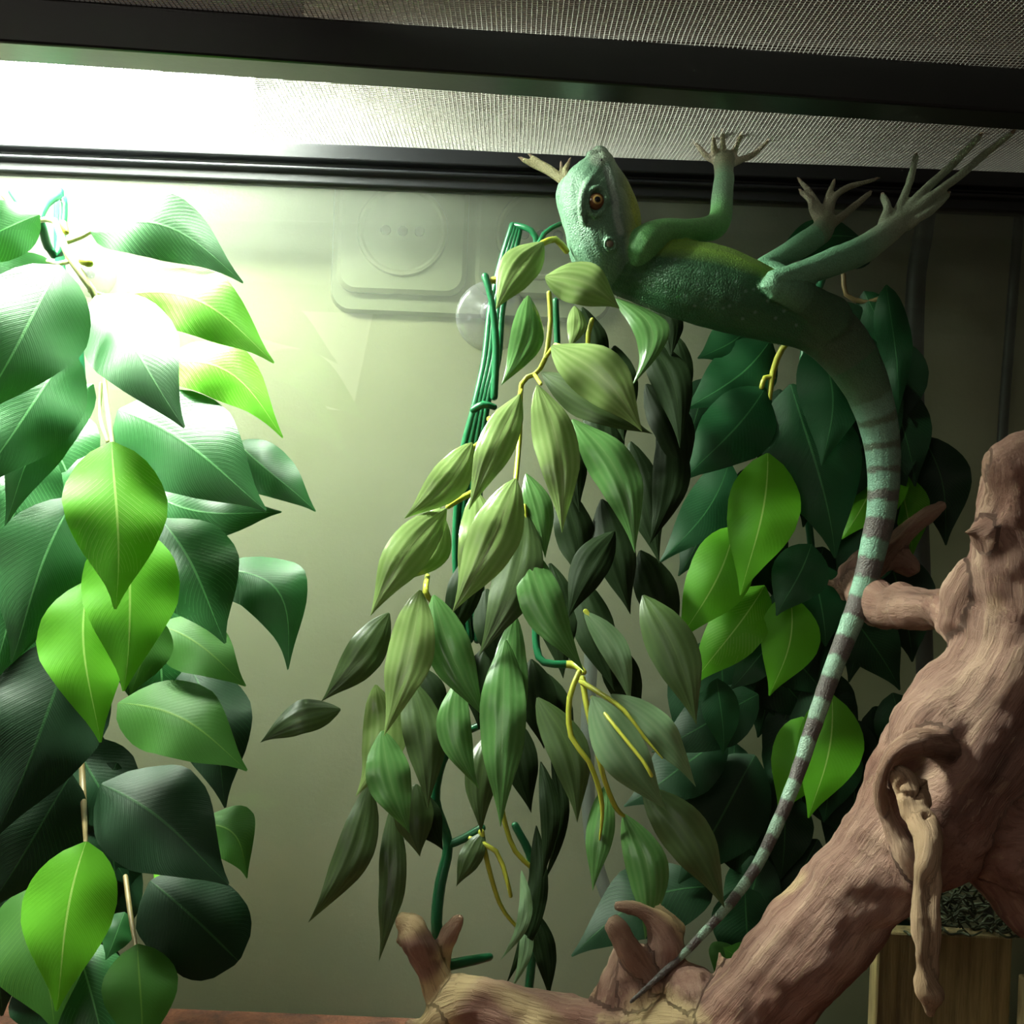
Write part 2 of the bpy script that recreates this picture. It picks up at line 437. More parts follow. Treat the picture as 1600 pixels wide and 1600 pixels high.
# ------------------------------------------------------------------ lamp standing on the mesh
lamp = empty('strip_lamp', (-0.27, 0.56, MZ + 0.004), 'bright white lamp resting on the mesh lid above the left plant', 'lamp')
M_HOOD = plain('lamp_housing_white', (214, 216, 210), 0.5)
LX0, LX1, LY0, LY1, LZ = -0.50, -0.19, 0.535, 0.712, MZ + 0.085
box('housing_top', LX0, LX1, LY0, LY1, LZ + 0.006, LZ + 0.014, M_HOOD, lamp, 0.002)
box('housing_side', LX0, LX1 + 0.07, LY0, LY0 + 0.004, MZ + 0.002, LZ + 0.006, M_BLACK, lamp)  # black front wall added to block lamp light, runs past the hood
box('housing_side', LX0, LX1, LY1 - 0.004, LY1, MZ + 0.005, LZ + 0.006, M_HOOD, lamp)
box('housing_end', LX0, LX0 + 0.004, LY0 + .004, LY1 - .004, MZ + 0.005, LZ + 0.006, M_HOOD, lamp)
box('housing_foot', LX1 - 0.008, LX1, LY0 + .004, LY0 + .012, MZ + 0.003, LZ + 0.006, M_HOOD, lamp)
box('light_panel', LX0 + 0.01, LX1 - 0.006, LY0 + 0.008, 0.626, LZ, LZ + 0.004, M_TUBE, lamp)

# ------------------------------------------------------------------ sockets on the wall behind the pane
def rrect(cx, cz, hw, hh, rad, y, n=6):
    out = []
    for sx, sz, a0 in ((1, 1, 0), (-1, 1, 90), (-1, -1, 180), (1, -1, 270)):
        for k in range(n + 1):
            a = math.radians(a0 + 90 * k / n)
            out.append((cx + sx * (hw - rad) + math.cos(a) * rad, y, cz + sz * (hh - rad) + math.sin(a) * rad))
    return out
def stack(name, loops, mat, parent, **k):
    n = len(loops[0]); V = [p for l in loops for p in l]; Fc = []
    for i in range(len(loops) - 1):
        for a in range(n): Fc.append((i * n + a, i * n + (a + 1) % n, (i + 1) * n + (a + 1) % n, (i + 1) * n + a))
    Fc.append(tuple(range((len(loops) - 1) * n, len(loops) * n)))
    return mk(name, V, Fc, mat, parent, smooth=False, **k)
M_SOCK = plain('white_socket_plastic', (142, 138, 116), 0.4)
M_HOLE = plain('socket_hole_dark', (22, 24, 22), 0.8)
WY = 0.77
def circ(cx, cz, r, y, n=36): return [(cx + math.cos(2 * math.pi * i / n) * r, y, cz + math.sin(2 * math.pi * i / n) * r) for i in range(n)]
def socket():
    c = P(632, 368, WY); c2 = P(845, 374, WY)
    g = empty('wall_socket', (c.x, WY, c.z - 0.05), 'pale double wall socket behind the glass, its left outlet with three round holes', 'socket')
    mx = (c.x + c2.x) / 2; hw = (c2.x - c.x) / 2 + 0.052
    stack('mounting_frame', [rrect(mx, c.z - 0.004, hw + 0.002, 0.056, 0.016, WY), rrect(mx, c.z - 0.004, hw, 0.054, 0.015, WY - 0.006)], M_SOCK, g)
    for q, rr in ((c, 0), (c2, 1)):
        hp = 0.048
        fp = stack('outlet_plate', [rrect(q.x, q.z, hp, hp - 0.002, 0.014, WY - 0.005), rrect(q.x, q.z, hp, hp - 0.002, 0.014, WY - 0.010), rrect(q.x, q.z, hp - 0.003, hp - 0.005, 0.012, WY - 0.0125)], M_SOCK, g)
        R = 0.031
        n = 36
        loops = [circ(q.x, q.z, R + 0.003, WY - 0.0123, n), circ(q.x, q.z, R + 0.002, WY - 0.0145, n), circ(q.x, q.z, R, WY - 0.0145, n), circ(q.x, q.z, R - 0.002, WY - 0.0128, n)]
        stack('outlet_well', loops, M_SOCK, fp)
        for dx in (-0.0125, 0, 0.0125):
            loops = [circ(q.x + dx, q.z, 0.0038, WY - 0.0128, 16), circ(q.x + dx, q.z, 0.0036, WY - 0.0134, 16)]
            stack('pin_hole', loops, M_HOLE, fp)
socket()

# ------------------------------------------------------------------ cables behind the tank
def cable(pts, mat, name, label):
    A = [tuple(P(a, b, d)) + (r * d / F,) for a, b, d, r in pts]
    S = crom(A, 0.01); V, Fc = tube_vf(S, 1, 10)
    mk(name, V, Fc, mat, origin=tuple(S[-1][:3]), label=label, cat='cable')
cable([(1452, 200, 0.745, 15), (1446, 340, 0.745, 15), (1432, 430, 0.745, 15), (1428, 560, 0.745, 15), (1432, 700, 0.745, 14), (1440, 900, 0.745, 14), (1450, 1250, 0.745, 13), (1455, 1750, 0.745, 13)], M_CABLE, 'power_cable', 'thick black cable hanging behind the back glass, right of the lizard tail')
cable([(1602, 200, 0.750, 8), (1592, 340, 0.750, 8), (1578, 520, 0.750, 8), (1565, 700, 0.750, 8), (1552, 1000, 0.750, 8), (1540, 1750, 0.750, 8)], M_CABLE, 'power_cable', 'thin black cable hanging behind the glass near the right edge')
cable([(925, 1000, 0.745, 11), (918, 1150, 0.745, 11), (921, 1280, 0.745, 11), (935, 1360, 0.745, 11), (965, 1440, 0.745, 11), (1000, 1540, 0.745, 11), (1020, 1750, 0.745, 11)], M_GREY, 'power_cable', 'grey cable hanging behind the glass below the middle plant')

# ------------------------------------------------------------------ suction cups
def suction(cx, cy, rpx, label, kx=0, ky=0):
    c = P(cx, cy, GY - 0.001); R = rpx * GY / F
    g = empty('suction_cup', (c.x, GY - 0.0005, c.z), label, 'suction cup')
    prof = [(1.0, 0.0), (0.985, 0.0012), (0.86, 0.0024), (0.6, 0.0042), (0.35, 0.006), (0.2, 0.008)]
    n = 40; V = []; Fc = []
    for r, h in prof: V += [(c.x + math.cos(2 * math.pi * i / n) * R * r, GY - 0.0008 - h, c.z + math.sin(2 * math.pi * i / n) * R * r) for i in range(n)]
    for j in range(len(prof) - 1):
        for i in range(n): Fc.append((j * n + i, j * n + (i + 1) % n, (j + 1) * n + (i + 1) % n, (j + 1) * n + i))
    Fc.append(tuple(range((len(prof) - 1) * n, len(prof) * n)))
    mk('cup', V, Fc, M_CUP, g)
    A = np.array([(c.x, GY - 0.008, c.z, R * 0.2), (c.x, GY - 0.012, c.z, R * 0.17), (c.x, GY - 0.015, c.z, R * 0.3), (c.x, GY - 0.019, c.z, R * 0.3)])
    V, Fc = tube_vf(crom(A, 0.002), 1, 20); mk('knob', V, Fc, M_CUP, g)
suction(768, 494, 56, 'clear suction cup on the back glass beside the green vine strands')
suction(148, 432, 34, 'small clear suction cup on the glass behind the top of the left plant')

# ------------------------------------------------------------------ leaves
FICUS = [(0, .04), (.06, .42), (.15, .74), (.27, .95), (.38, 1), (.52, .93), (.66, .70), (.78, .43), (.88, .21), (.95, .09), (1, .025)]
BLUNT = [(0, .05), (.08, .55), (.2, .9), (.4, 1), (.6, 1), (.78, .92), (.9, .7), (.97, .4), (1, .1)]
LANCE = [(0, .06), (.08, .42), (.2, .76), (.34, .97), (.45, 1), (.6, .88), (.73, .60), (.84, .33), (.92, .15), (1, .01)]
def interp(prof, t): return float(np.interp(t, [a for a, b in prof], [b for a, b in prof]))

def leaf(parent, bx, by, tx, ty, hw, d, mat, curve=0.0, fold=0.18, prof=FICUS, lean=0.35, arch=0.10, wav=0.03, twist=0.0, dt=None, label=None):
    """one blade from its base pixel to its tip pixel; d is the distance of the base, lean draws the tip outwards"""
    B = P(bx, by, d); Lp = math.hypot(tx - bx, ty - by) * d / F
    down = max(0.0, (ty - by)) / (math.hypot(tx - bx, ty - by) + 1e-6)
    dd = dt if dt is not None else d - lean * Lp * (0.3 + 0.7 * down)
    T = P(tx, ty, dd); ax = (T - B); L = ax.length; ax /= L
    tc = (-(B + T) / 2 + Vector((0, 0, CZ))).normalized() + Vector((0, 0, 0.25)) + Vector((random.uniform(-.12, .12), 0, random.uniform(-.1, .1)))
    N = (tc - ax * tc.dot(ax)).normalized()
    Sd = ax.cross(N).normalized()
    W = hw * (d + dd) / 2 / F
    lob = 0.0
    if prof is LANCE: lob = 0.11; W *= .93
    nl, nw = 16, (12 if lob else 6); V = []; Fc = []; UV = []
    hook = 0.05 * (1 if curve >= 0 else -1) if prof is FICUS else 0
    ph = random.uniform(0, 6.28); fr = random.uniform(1.5, 2.6)
    for i in range(nl + 1):
        t = i / nl; wd = W * interp(prof, t)
        tw = twist * (t - 0.3); ct, st = math.cos(tw), math.sin(tw)
        S2 = Sd * ct + N * st; N2 = N * ct - Sd * st
        c = B + ax * (L * t) + N * (arch * L * math.sin(math.pi * t)) + Sd * (curve * L * math.sin(math.pi * t) + hook * L * (t ** 2 - t) * 3 * t)
        for j in range(nw + 1):
            s = j / nw * 2 - 1
            off = -abs(s) ** 1.3 * fold * wd + lob * wd * (math.sin(math.pi * min(1, abs(s) * 1.15)) + .25 * math.sin(3 * math.pi * abs(s))) + wav * L * math.sin(fr * 6.28 * t + ph + (1.2 if s > 0 else 0)) * abs(s) * interp(prof, t)
            V.append(c + S2 * (s * wd) + N2 * off); UV.append((s * 0.5 + 0.5, t))
    for i in range(nl):
        for j in range(nw):
            a = i * (nw + 1) + j; Fc.append((a, a + 1, a + nw + 2, a + nw + 1))
    return mk('leaf', V, Fc, mat, parent, uv=UV, label=label)

MATS = {'D': M_DARK, 'E': M_DARK_SHADE, 'L': M_LIME, 'O': M_OLV, 'b': M_BAM, 'd': M_BAM_SHADE, 'm': M_BAM_DIM, 'g': M_BAMG, 'u': M_BAMU}

# ---- left silk vine
A0 = P(90, 300, 0.64)
LP = empty('hanging_vine', A0, 'artificial vine of broad dark green and lime silk leaves at the left, under the lamp', 'artificial plant', 'artificial hanging plants')
left_leaves = [
 # bx, by, tx, ty, hw, d, kind, curve, prof
 (142,362,380,442,54,.590,'D',-.16),(185,462,428,567,60,.575,'L',-.14),(150,462,288,668,72,.560,'D',-.03),
 (95,415,-45,655,88,.545,'D',.0),(62,335,-90,400,46,.575,'D',.0),(85,412,-85,470,38,.585,'D',0),
 (112,545,-55,775,72,.570,'D',0),(145,600,8,822,46,.590,'D',.10),
 (185,640,415,797,88,.600,'D',-.06),(225,572,442,684,50,.612,'L',-.20),(255,560,412,622,34,.630,'D',-.12),
 (235,770,440,800,52,.622,'D',.12),(370,690,493,799,42,.618,'D',.04),
 (175,690,180,952,78,.520,'L',.0),(205,818,193,1080,74,.548,'L',.0),(140,905,157,1160,66,.560,'L',.08),
 (250,810,352,1005,76,.600,'D',-.05),(315,888,450,1046,58,.628,'D',-.30),(245,975,384,1072,50,.612,'O',-.06),
 (185,1098,386,1204,66,.595,'O',-.10),(295,1040,352,1262,62,.640,'E',-.08),(158,1225,357,1382,86,.600,'E',-.06),
 (295,1290,386,1372,46,.632,'O',-.28),(240,1360,350,1382,30,.634,'L',.1),
 (135,1315,88,1580,70,.520,'L',.05),(215,1475,220,1650,57,.575,'O',.0),
 (112,1210,-25,1425,70,.575,'E',.0),(120,995,-10,1310,92,.580,'E',.0),(120,775,18,1035,74,.575,'D',.05),
 (40,840,-20,1075,66,.590,'D',0),(35,1150,-40,1300,52,.560,'D',0),(40,1385,85,1610,82,.600,'O',0),(120,1470,165,1670,60,.610,'D',0),
 (195,1425,165,1500,26,.605,'D',0),(240,960,203,1085,42,.565,'O',0),(60,690,-20,900,60,.600,'D',0),
]
for bx, by, tx, ty, hw, d, k, cv in left_leaves:
    leaf(LP, bx, by, tx, ty, hw, d, MATS[k], cv, lean=0.6 if by < 560 else 0.42, arch=.07)
leaf(LP, 235, 1376, 372, 1502, 72, .612, M_DARK_SHADE, 0, prof=BLUNT, lean=.2)
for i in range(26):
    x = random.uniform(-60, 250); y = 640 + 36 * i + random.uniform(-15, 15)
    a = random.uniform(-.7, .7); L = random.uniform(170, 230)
    leaf(LP, x, y, min(x + L * math.sin(a), 320), min(y + L * math.cos(a), 1600 + random.uniform(0, 15)), random.uniform(58, 74), .655, M_DARK_SHADE if y > 1000 else M_DARK, lean=.12)
tube('vine_stem', [(20, 300, .64, 7), (42, 330, .62, 7), (62, 345, .62, 7), (75, 385, .64, 7), (92, 395, .65, 7), (98, 310, .66, 7), (72, 318, .64, 7), (60, 345, .63, 7)], M_VINE, LP)
tube('vine_stem', [(92, 300, .675, 8), (95, 420, .67, 8), (120, 520, .665, 8), (130, 700, .665, 8), (130, 1000, .665, 8), (135, 1250, .665, 8), (150, 1560, .665, 7)], M_VINE, LP)
for pts in ([(0, 300, .60, 3), (30, 335, .60, 3.5), (60, 345, .60, 4), (85, 345, .59, 5), (105, 395, .575, 6), (135, 440, .57, 6), (150, 470, .57, 5), (160, 560, .575, 4), (168, 640, .56, 4), (176, 695, .525, 4)],
            [(105, 378, .59, 4), (128, 370, .592, 3.5), (142, 362, .592, 3)], [(110, 408, .58, 4), (90, 412, .56, 3.5), (75, 408, .58, 3)],
            [(158, 600, .575, 3), (156, 650, .565, 3), (168, 690, .53, 3)], [(140, 455, .572, 3), (165, 462, .574, 3), (187, 462, .577, 3)]):
    tube('leaf_stalk', pts, M_PALE, LP, 8)
for pts in ([(126, 1160, .60, 4), (130, 1240, .58, 5), (134, 1318, .525, 3.5)], [(196, 1370, .62, 4), (204, 1430, .60, 4), (212, 1478, .58, 3)]):
    tube('leaf_stalk', pts, M_BROWNST, LP, 8)
tube('bud_cap', [(130, 408, .572, 7), (139, 411, .57, 7)], M_YEL, LP)
tube('bud_cap', [(99, 350, .585, 6), (103, 362, .583, 5)], M_YEL, LP)

# ---- middle bamboo-leaved vine
MP = empty('hanging_vine', P(790, 350, 0.66), 'artificial vine with narrow ribbed olive leaves and yellow stalks, hanging in the middle', 'artificial plant', 'artificial hanging plants')
mid_leaves = [
 (848,378,775,484,34,.585,'b',.05),(852,432,968,482,40,.575,'b',-.10),(826,462,783,602,29,.600,'g',-.10),(898,478,889,545,17,.600,'b',-.1),
 (962,466,986,605,30,.600,'g',-.30),(862,540,1003,674,47,.565,'b',-.08),(846,582,1020,678,30,.585,'m',.05),
 (840,602,878,832,38,.550,'b',-.05),(895,655,992,864,40,.565,'g',-.10),(812,616,733,796,32,.560,'b',.0),
 (738,692,632,810,33,.585,'b',-.08),(685,788,604,912,33,.600,'b',-.20),(697,795,579,962,38,.575,'b',.05),
 (745,768,712,935,38,.590,'b',-.12),(806,748,707,957,44,.555,'b',-.04),(822,798,748,1025,42,.580,'m',-.08),
 (822,850,912,1048,38,.570,'g',.08),(822,740,852,872,24,.590,'g',-.05),(880,660,905,800,28,.600,'d',0),
 (657,922,600,1150,40,.560,'b',-.04),(677,930,758,1122,38,.570,'g',.05),(608,958,502,1096,33,.600,'m',-.05),
 (588,1070,556,1244,38,.595,'b',-.16),(532,1108,407,1160,30,.620,'m',.08),(640,1060,668,1262,36,.580,'m',-.05),
 (597,1142,640,1302,38,.570,'g',.06),(716,1060,748,1232,30,.575,'g',.12),(790,1000,782,1292,40,.560,'g',.0),
 (805,960,798,1235,32,.575,'g',.03),(768,1140,752,1302,28,.610,'m',.06),(578,1222,482,1441,32,.590,'m',-.10),
 (612,1262,592,1502,24,.600,'m',-.05),(650,1225,656,1338,34,.600,'m',.06),(755,1300,713,1385,20,.600,'m',0),
 (640,1235,692,1328,30,.605,'d',0),(840,1090,902,1285,36,.600,'m',-.1),(845,1190,848,1372,17,.600,'d',-.08),
 (862,1180,850,1380,14,.620,'d',-.1),(925,1088,1041,1266,42,.545,'u',.04),(955,1085,1087,1229,30,.555,'u',-.08),
 (913,955,985,1100,24,.580,'u',-.10),(1005,1228,1132,1418,42,.560,'m',-.06),(975,1272,1008,1468,36,.575,'g',-.12),
 (948,1225,926,1392,24,.585,'g',.0),(820,1420,800,1545,12,.59,'u',-.1),(815,1360,782,1500,12,.585,'u',-.16),
 (838,1290,790,1540,18,.610,'d',-.1),(832,1420,858,1560,20,.615,'d',-.05),
 (745,860,700,1010,30,.620,'d',0),(700,960,720,1080,30,.620,'d',0),(760,1010,748,1140,34,.620,'d',0),(650,1040,690,1150,34,.62,'d',0),
 # column behind, its shade put into the leaf colour
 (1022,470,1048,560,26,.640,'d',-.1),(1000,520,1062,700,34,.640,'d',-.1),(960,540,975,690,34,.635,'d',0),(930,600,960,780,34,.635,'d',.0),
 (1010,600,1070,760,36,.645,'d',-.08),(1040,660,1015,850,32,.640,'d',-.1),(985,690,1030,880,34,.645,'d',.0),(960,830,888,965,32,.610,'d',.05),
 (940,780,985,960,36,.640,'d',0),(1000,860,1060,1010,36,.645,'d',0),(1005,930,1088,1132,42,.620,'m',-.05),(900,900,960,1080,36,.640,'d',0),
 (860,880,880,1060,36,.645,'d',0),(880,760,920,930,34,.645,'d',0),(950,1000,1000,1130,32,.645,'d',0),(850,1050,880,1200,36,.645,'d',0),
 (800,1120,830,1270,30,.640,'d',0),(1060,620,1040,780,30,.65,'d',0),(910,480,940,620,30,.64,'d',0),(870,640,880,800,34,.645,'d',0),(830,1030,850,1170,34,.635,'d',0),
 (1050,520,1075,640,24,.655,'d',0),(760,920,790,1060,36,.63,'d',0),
]
for bx, by, tx, ty, hw, d, k, cv in mid_leaves:
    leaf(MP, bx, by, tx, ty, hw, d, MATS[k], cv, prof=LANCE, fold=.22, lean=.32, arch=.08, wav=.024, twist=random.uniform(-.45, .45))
for k, dx in enumerate((-9, -3, 3, 9)):
    tube('vine_stem', [(806 + dx * .6, 352 + k * 3, .66, 5), (792 + dx, 410, .655, 5.5), (776 + dx, 480, .650, 5.5), (768 + dx * 1.1, 560, .645, 6), (752 + dx, 630, .64, 6), (736 + dx * 1.6, 720, .64, 6), (730 + dx * 2, 860, .645, 6), (740 + dx * 2, 1000, .65, 6)], M_VINE, MP)
for pts in ([(806, 352, .66, 5), (830, 360, .655, 5), (838, 385, .655, 5), (812, 425, .65, 5), (795, 436, .645, 6)],
            [(758, 432, .632, 6), (768, 470, .63, 5), (775, 540, .63, 6), (772, 620, .63, 6)], [(875, 350, .66, 4), (850, 365, .655, 4), (835, 400, .65, 5)],
            [(868, 470, .65, 5), (872, 560, .65, 5)], [(740, 640, .63, 6), (755, 632, .628, 6), (772, 636, .63, 5)],
            [(838, 940, .61, 6), (838, 1010, .605, 6), (850, 1035, .60, 6), (885, 1038, .60, 6)],
            [(712, 1150, .61, 8), (690, 1190, .61, 8), (680, 1250, .61, 8), (700, 1318, .61, 8), (688, 1380, .605, 9), (682, 1440, .60, 9), (688, 1500, .60, 9), (695, 1524, .60, 8)],
            [(700, 1320, .61, 7), (725, 1310, .61, 7), (752, 1294, .61, 7)], [(735, 1140, .61, 6), (762, 1128, .61, 6)],
            [(805, 1290, .62, 6), (832, 1350, .62, 7), (835, 1450, .62, 7), (825, 1560, .62, 7)], [(700, 1508, .60, 9), (740, 1500, .61, 8), (765, 1495, .62, 6)]):
    tube('vine_stem', pts, M_VINE, MP)
for pts in ([(885, 392, .60, 5), (868, 374, .60, 5.5), (848, 380, .595, 5)], [(800, 428, .64, 5), (785, 436, .635, 6), (770, 438, .635, 6)],
            [(858, 458, .60, 4), (860, 500, .60, 4), (852, 560, .59, 4), (835, 585, .585, 4), (815, 600, .59, 4), (812, 680, .59, 4), (806, 750, .57, 4)],
            [(852, 560, .59, 3), (868, 538, .58, 3), (880, 545, .575, 3)], [(835, 585, .585, 3), (845, 600, .565, 3)], [(815, 610, .585, 3), (808, 625, .57, 3)],
            [(925, 500, .60, 4), (918, 540, .60, 4), (940, 570, .60, 3)], [(765, 655, .62, 5), (775, 665, .61, 5), (752, 690, .60, 4), (738, 700, .59, 4)],
            [(748, 765, .60, 5), (722, 778, .595, 5), (700, 792, .585, 4)], [(668, 900, .59, 4), (665, 925, .575, 5), (675, 940, .58, 4)],
            [(595, 1135, .60, 4), (590, 1165, .60, 4)],
            [(905, 1050, .585, 4.5), (890, 1090, .58, 4.5), (892, 1150, .575, 4.5), (920, 1190, .57, 4), (938, 1240, .57, 4), (941, 1275, .57, 3), (937, 1312, .57, 1.5)],
            [(910, 1060, .58, 5), (918, 1110, .57, 4.5), (935, 1180, .565, 4.5), (945, 1220, .565, 4), (962, 1262, .57, 4), (975, 1275, .575, 3)],
            [(908, 1065, .575, 4.5), (945, 1088, .555, 4), (975, 1110, .545, 3.5), (1005, 1150, .54, 3), (1035, 1185, .535, 1)],
            [(925, 1090, .55, 3.5), (965, 1140, .53, 3), (1005, 1190, .52, 3), (1018, 1212, .518, 3)], [(940, 1183, .56, 4), (955, 1195, .56, 4), (972, 1201, .56, 3)],
            [(885, 1038, .60, 6), (900, 1040, .598, 6), (912, 1050, .59, 5)],
            [(780, 1240, .61, 4), (790, 1290, .61, 4), (805, 1330, .61, 4), (830, 1355, .61, 4)], [(752, 1300, .60, 5), (762, 1350, .60, 4), (780, 1410, .60, 3.5), (800, 1440, .60, 3), (830, 1470, .60, 3)],
            [(735, 1310, .60, 4), (775, 1330, .595, 4), (792, 1375, .59, 3.5), (798, 1400, .59, 3)], [(820, 790, .58, 3), (825, 850, .575, 3)], [(915, 955, .58, 4), (930, 975, .578, 4), (950, 1000, .575, 3)]):
    tube('leaf_stalk', pts, M_YEL, MP, 8)

# ---- right silk vine behind the lizard
RP = empty('hanging_vine', P(1250, 480, 0.69), 'artificial vine of broad silk leaves hanging at the right behind the lizard tail', 'artificial plant', 'artificial hanging plants')
right_leaves = [
 (1196,606,1066,752,56,.660,'D',-.06),(1205,530,1070,640,52,.675,'D',-.10),(1180,500,1090,560,40,.68,'D',-.1),(1236,600,1305,872,74,.655,'D',-.0),
 (1275,535,1284,728,52,.645,'D',-.12),(1200,708,1157,930,56,.640,'L',-.06),(1148,822,1060,1003,50,.655,'L',-.08),(1195,915,1078,1075,44,.660,'L',-.04),
 (1235,930,1202,1087,46,.650,'L',-.10),(1395,705,1315,842,50,.690,'L',.0),(1405,740,1425,870,36,.695,'L',0),(1268,850,1213,962,44,.640,'D',-.05),
 (1205,1005,1140,1078,28,.655,'D',0),(1300,1085,1263,1278,50,.655,'L',-.08),(1255,1120,1216,1272,46,.668,'L',-.10),(1185,1085,1018,1175,48,.665,'E',0),
 (1135,1150,975,1260,50,.675,'E',0),(1115,1385,893,1494,58,.670,'E',.12),(1180,1180,1060,1380,66,.680,'E',0),(1150,1480,1118,1530,36,.68,'O',0),
 (1175,1510,1130,1480,28,.66,'O',0),(1385,445,1402,650,27,.680,'D',0),(1350,455,1395,560,30,.690,'D',0),(1345,372,1200,412,34,.700,'D',.12),
 (1350,372,1300,420,34,.70,'E',0),(1440,680,1478,852,44,.700,'E',-.1),(1270,880,1290,1010,50,.665,'D',0),(1140,720,1030,880,40,.675,'D',-.1),
 (1130,760,1060,900,44,.680,'E',0),(1105,590,1060,720,36,.690,'E',0),(1390,600,1430,760,44,.690,'E',0),(1340,640,1400,820,50,.695,'E',0),
 (1300,470,1370,600,40,.695,'E',0),(1120,1060,1130,1180,30,.65,'D',0),
]
for bx, by, tx, ty, hw, d, k, cv in right_leaves:
    leaf(RP, bx, by, tx, ty, hw, d, M_DARK_DIM if k == 'D' else MATS[k], cv, lean=.18, arch=.06)
holes = [(1040, 1140), (1030, 950), (1130, 1270), (1080, 1130), (1310, 1270), (1000, 700)]
n = 0
while n < 62:
    x = random.uniform(1080, 1400); y = random.uniform(520, 1480)
    a = random.uniform(-.75, .75); L = random.uniform(130, 190)
    tx, ty = x + L * math.sin(a), y + L * math.cos(a)
    ty = min(ty, 1560)
    if tx < 1060 + max(0, (y - 1100)) * .12 or tx > 1470: continue
    leaf(RP, x, y, tx, ty, random.uniform(42, 56), random.uniform(.685, .702), M_DARK_SHADE, lean=.04, arch=.02, fold=.06); n += 1
tube('vine_stem', [(1290, 420, .70, 6), (1260, 520, .70, 6), (1250, 700, .70, 6), (1270, 900, .70, 6), (1260, 1200, .70, 6), (1240, 1450, .70, 6)], M_VINE, RP)
for pts in ([(1262, 540, .65, 6), (1240, 530, .65, 5), (1222, 545, .655, 5), (1208, 580, .66, 5), (1202, 625, .66, 4)], [(1208, 590, .66, 4), (1195, 590, .66, 4), (1190, 605, .66, 4)],
            [(1318, 430, .69, 4), (1322, 460, .69, 4), (1350, 472, .69, 4), (1380, 465, .685, 4)]):
    tube('leaf_stalk', pts, M_BROWNST if pts[0][0] == 1318 else M_YEL, RP, 8)

# ------------------------------------------------------------------ driftwood
def wood_mat():
    m = NT('weathered_driftwood')
    at = m.node('ShaderNodeAttribute', attribute_name='grain'); vec = at.outputs['Vector']
    mp = m.node('ShaderNodeMapping'); mp.inputs['Scale'].default_value = (1, 1, 0.10); m.lk(vec, mp.inputs[0])
    g = m.noise(330, 6, 0.7, mp.outputs[0]); g2 = m.noise(70, 5, 0.6, mp.outputs[0]); bl = m.noise(16, 4, 0.6, m.coord())
    c1 = m.ramp(g2, [(0.28, s2l((72, 50, 42))), (0.44, s2l((128, 96, 84))), (0.58, s2l((152, 120, 106))), (0.72, s2l((186, 156, 134)))])
    c2 = m.mix(m.math('MULTIPLY', m.math('SUBTRACT', bl, 0.45), 2.2, clamp=True), c1, s2l((132, 88, 74)))
    hi = m.math('MULTIPLY', m.math('GREATER_THAN', g, 0.60), 0.35)
    c3 = m.mix(hi, c2, s2l((172, 146, 120)))
    pa = m.node('ShaderNodeAttribute', attribute_name='peel')
    c4 = m.mix(pa.outputs['Fac'], c3, s2l((184, 160, 120)))
    lo = m.math('MULTIPLY', m.math('LESS_THAN', g, 0.42), 0.3)
    c5 = m.mix(lo, c4, s2l((74, 50, 38)))
    m.lk(c5, m.b.inputs['Base Color']); m.b.inputs['Roughness'].default_value = 0.72
    m.b.inputs['Specular IOR Level'].default_value = 0.3
    m.bump(m.math('ADD', g, m.math('MULTIPLY', g2, 1.5)), 0.9, 0.0024)
    return m.m
M_WOOD = wood_mat()

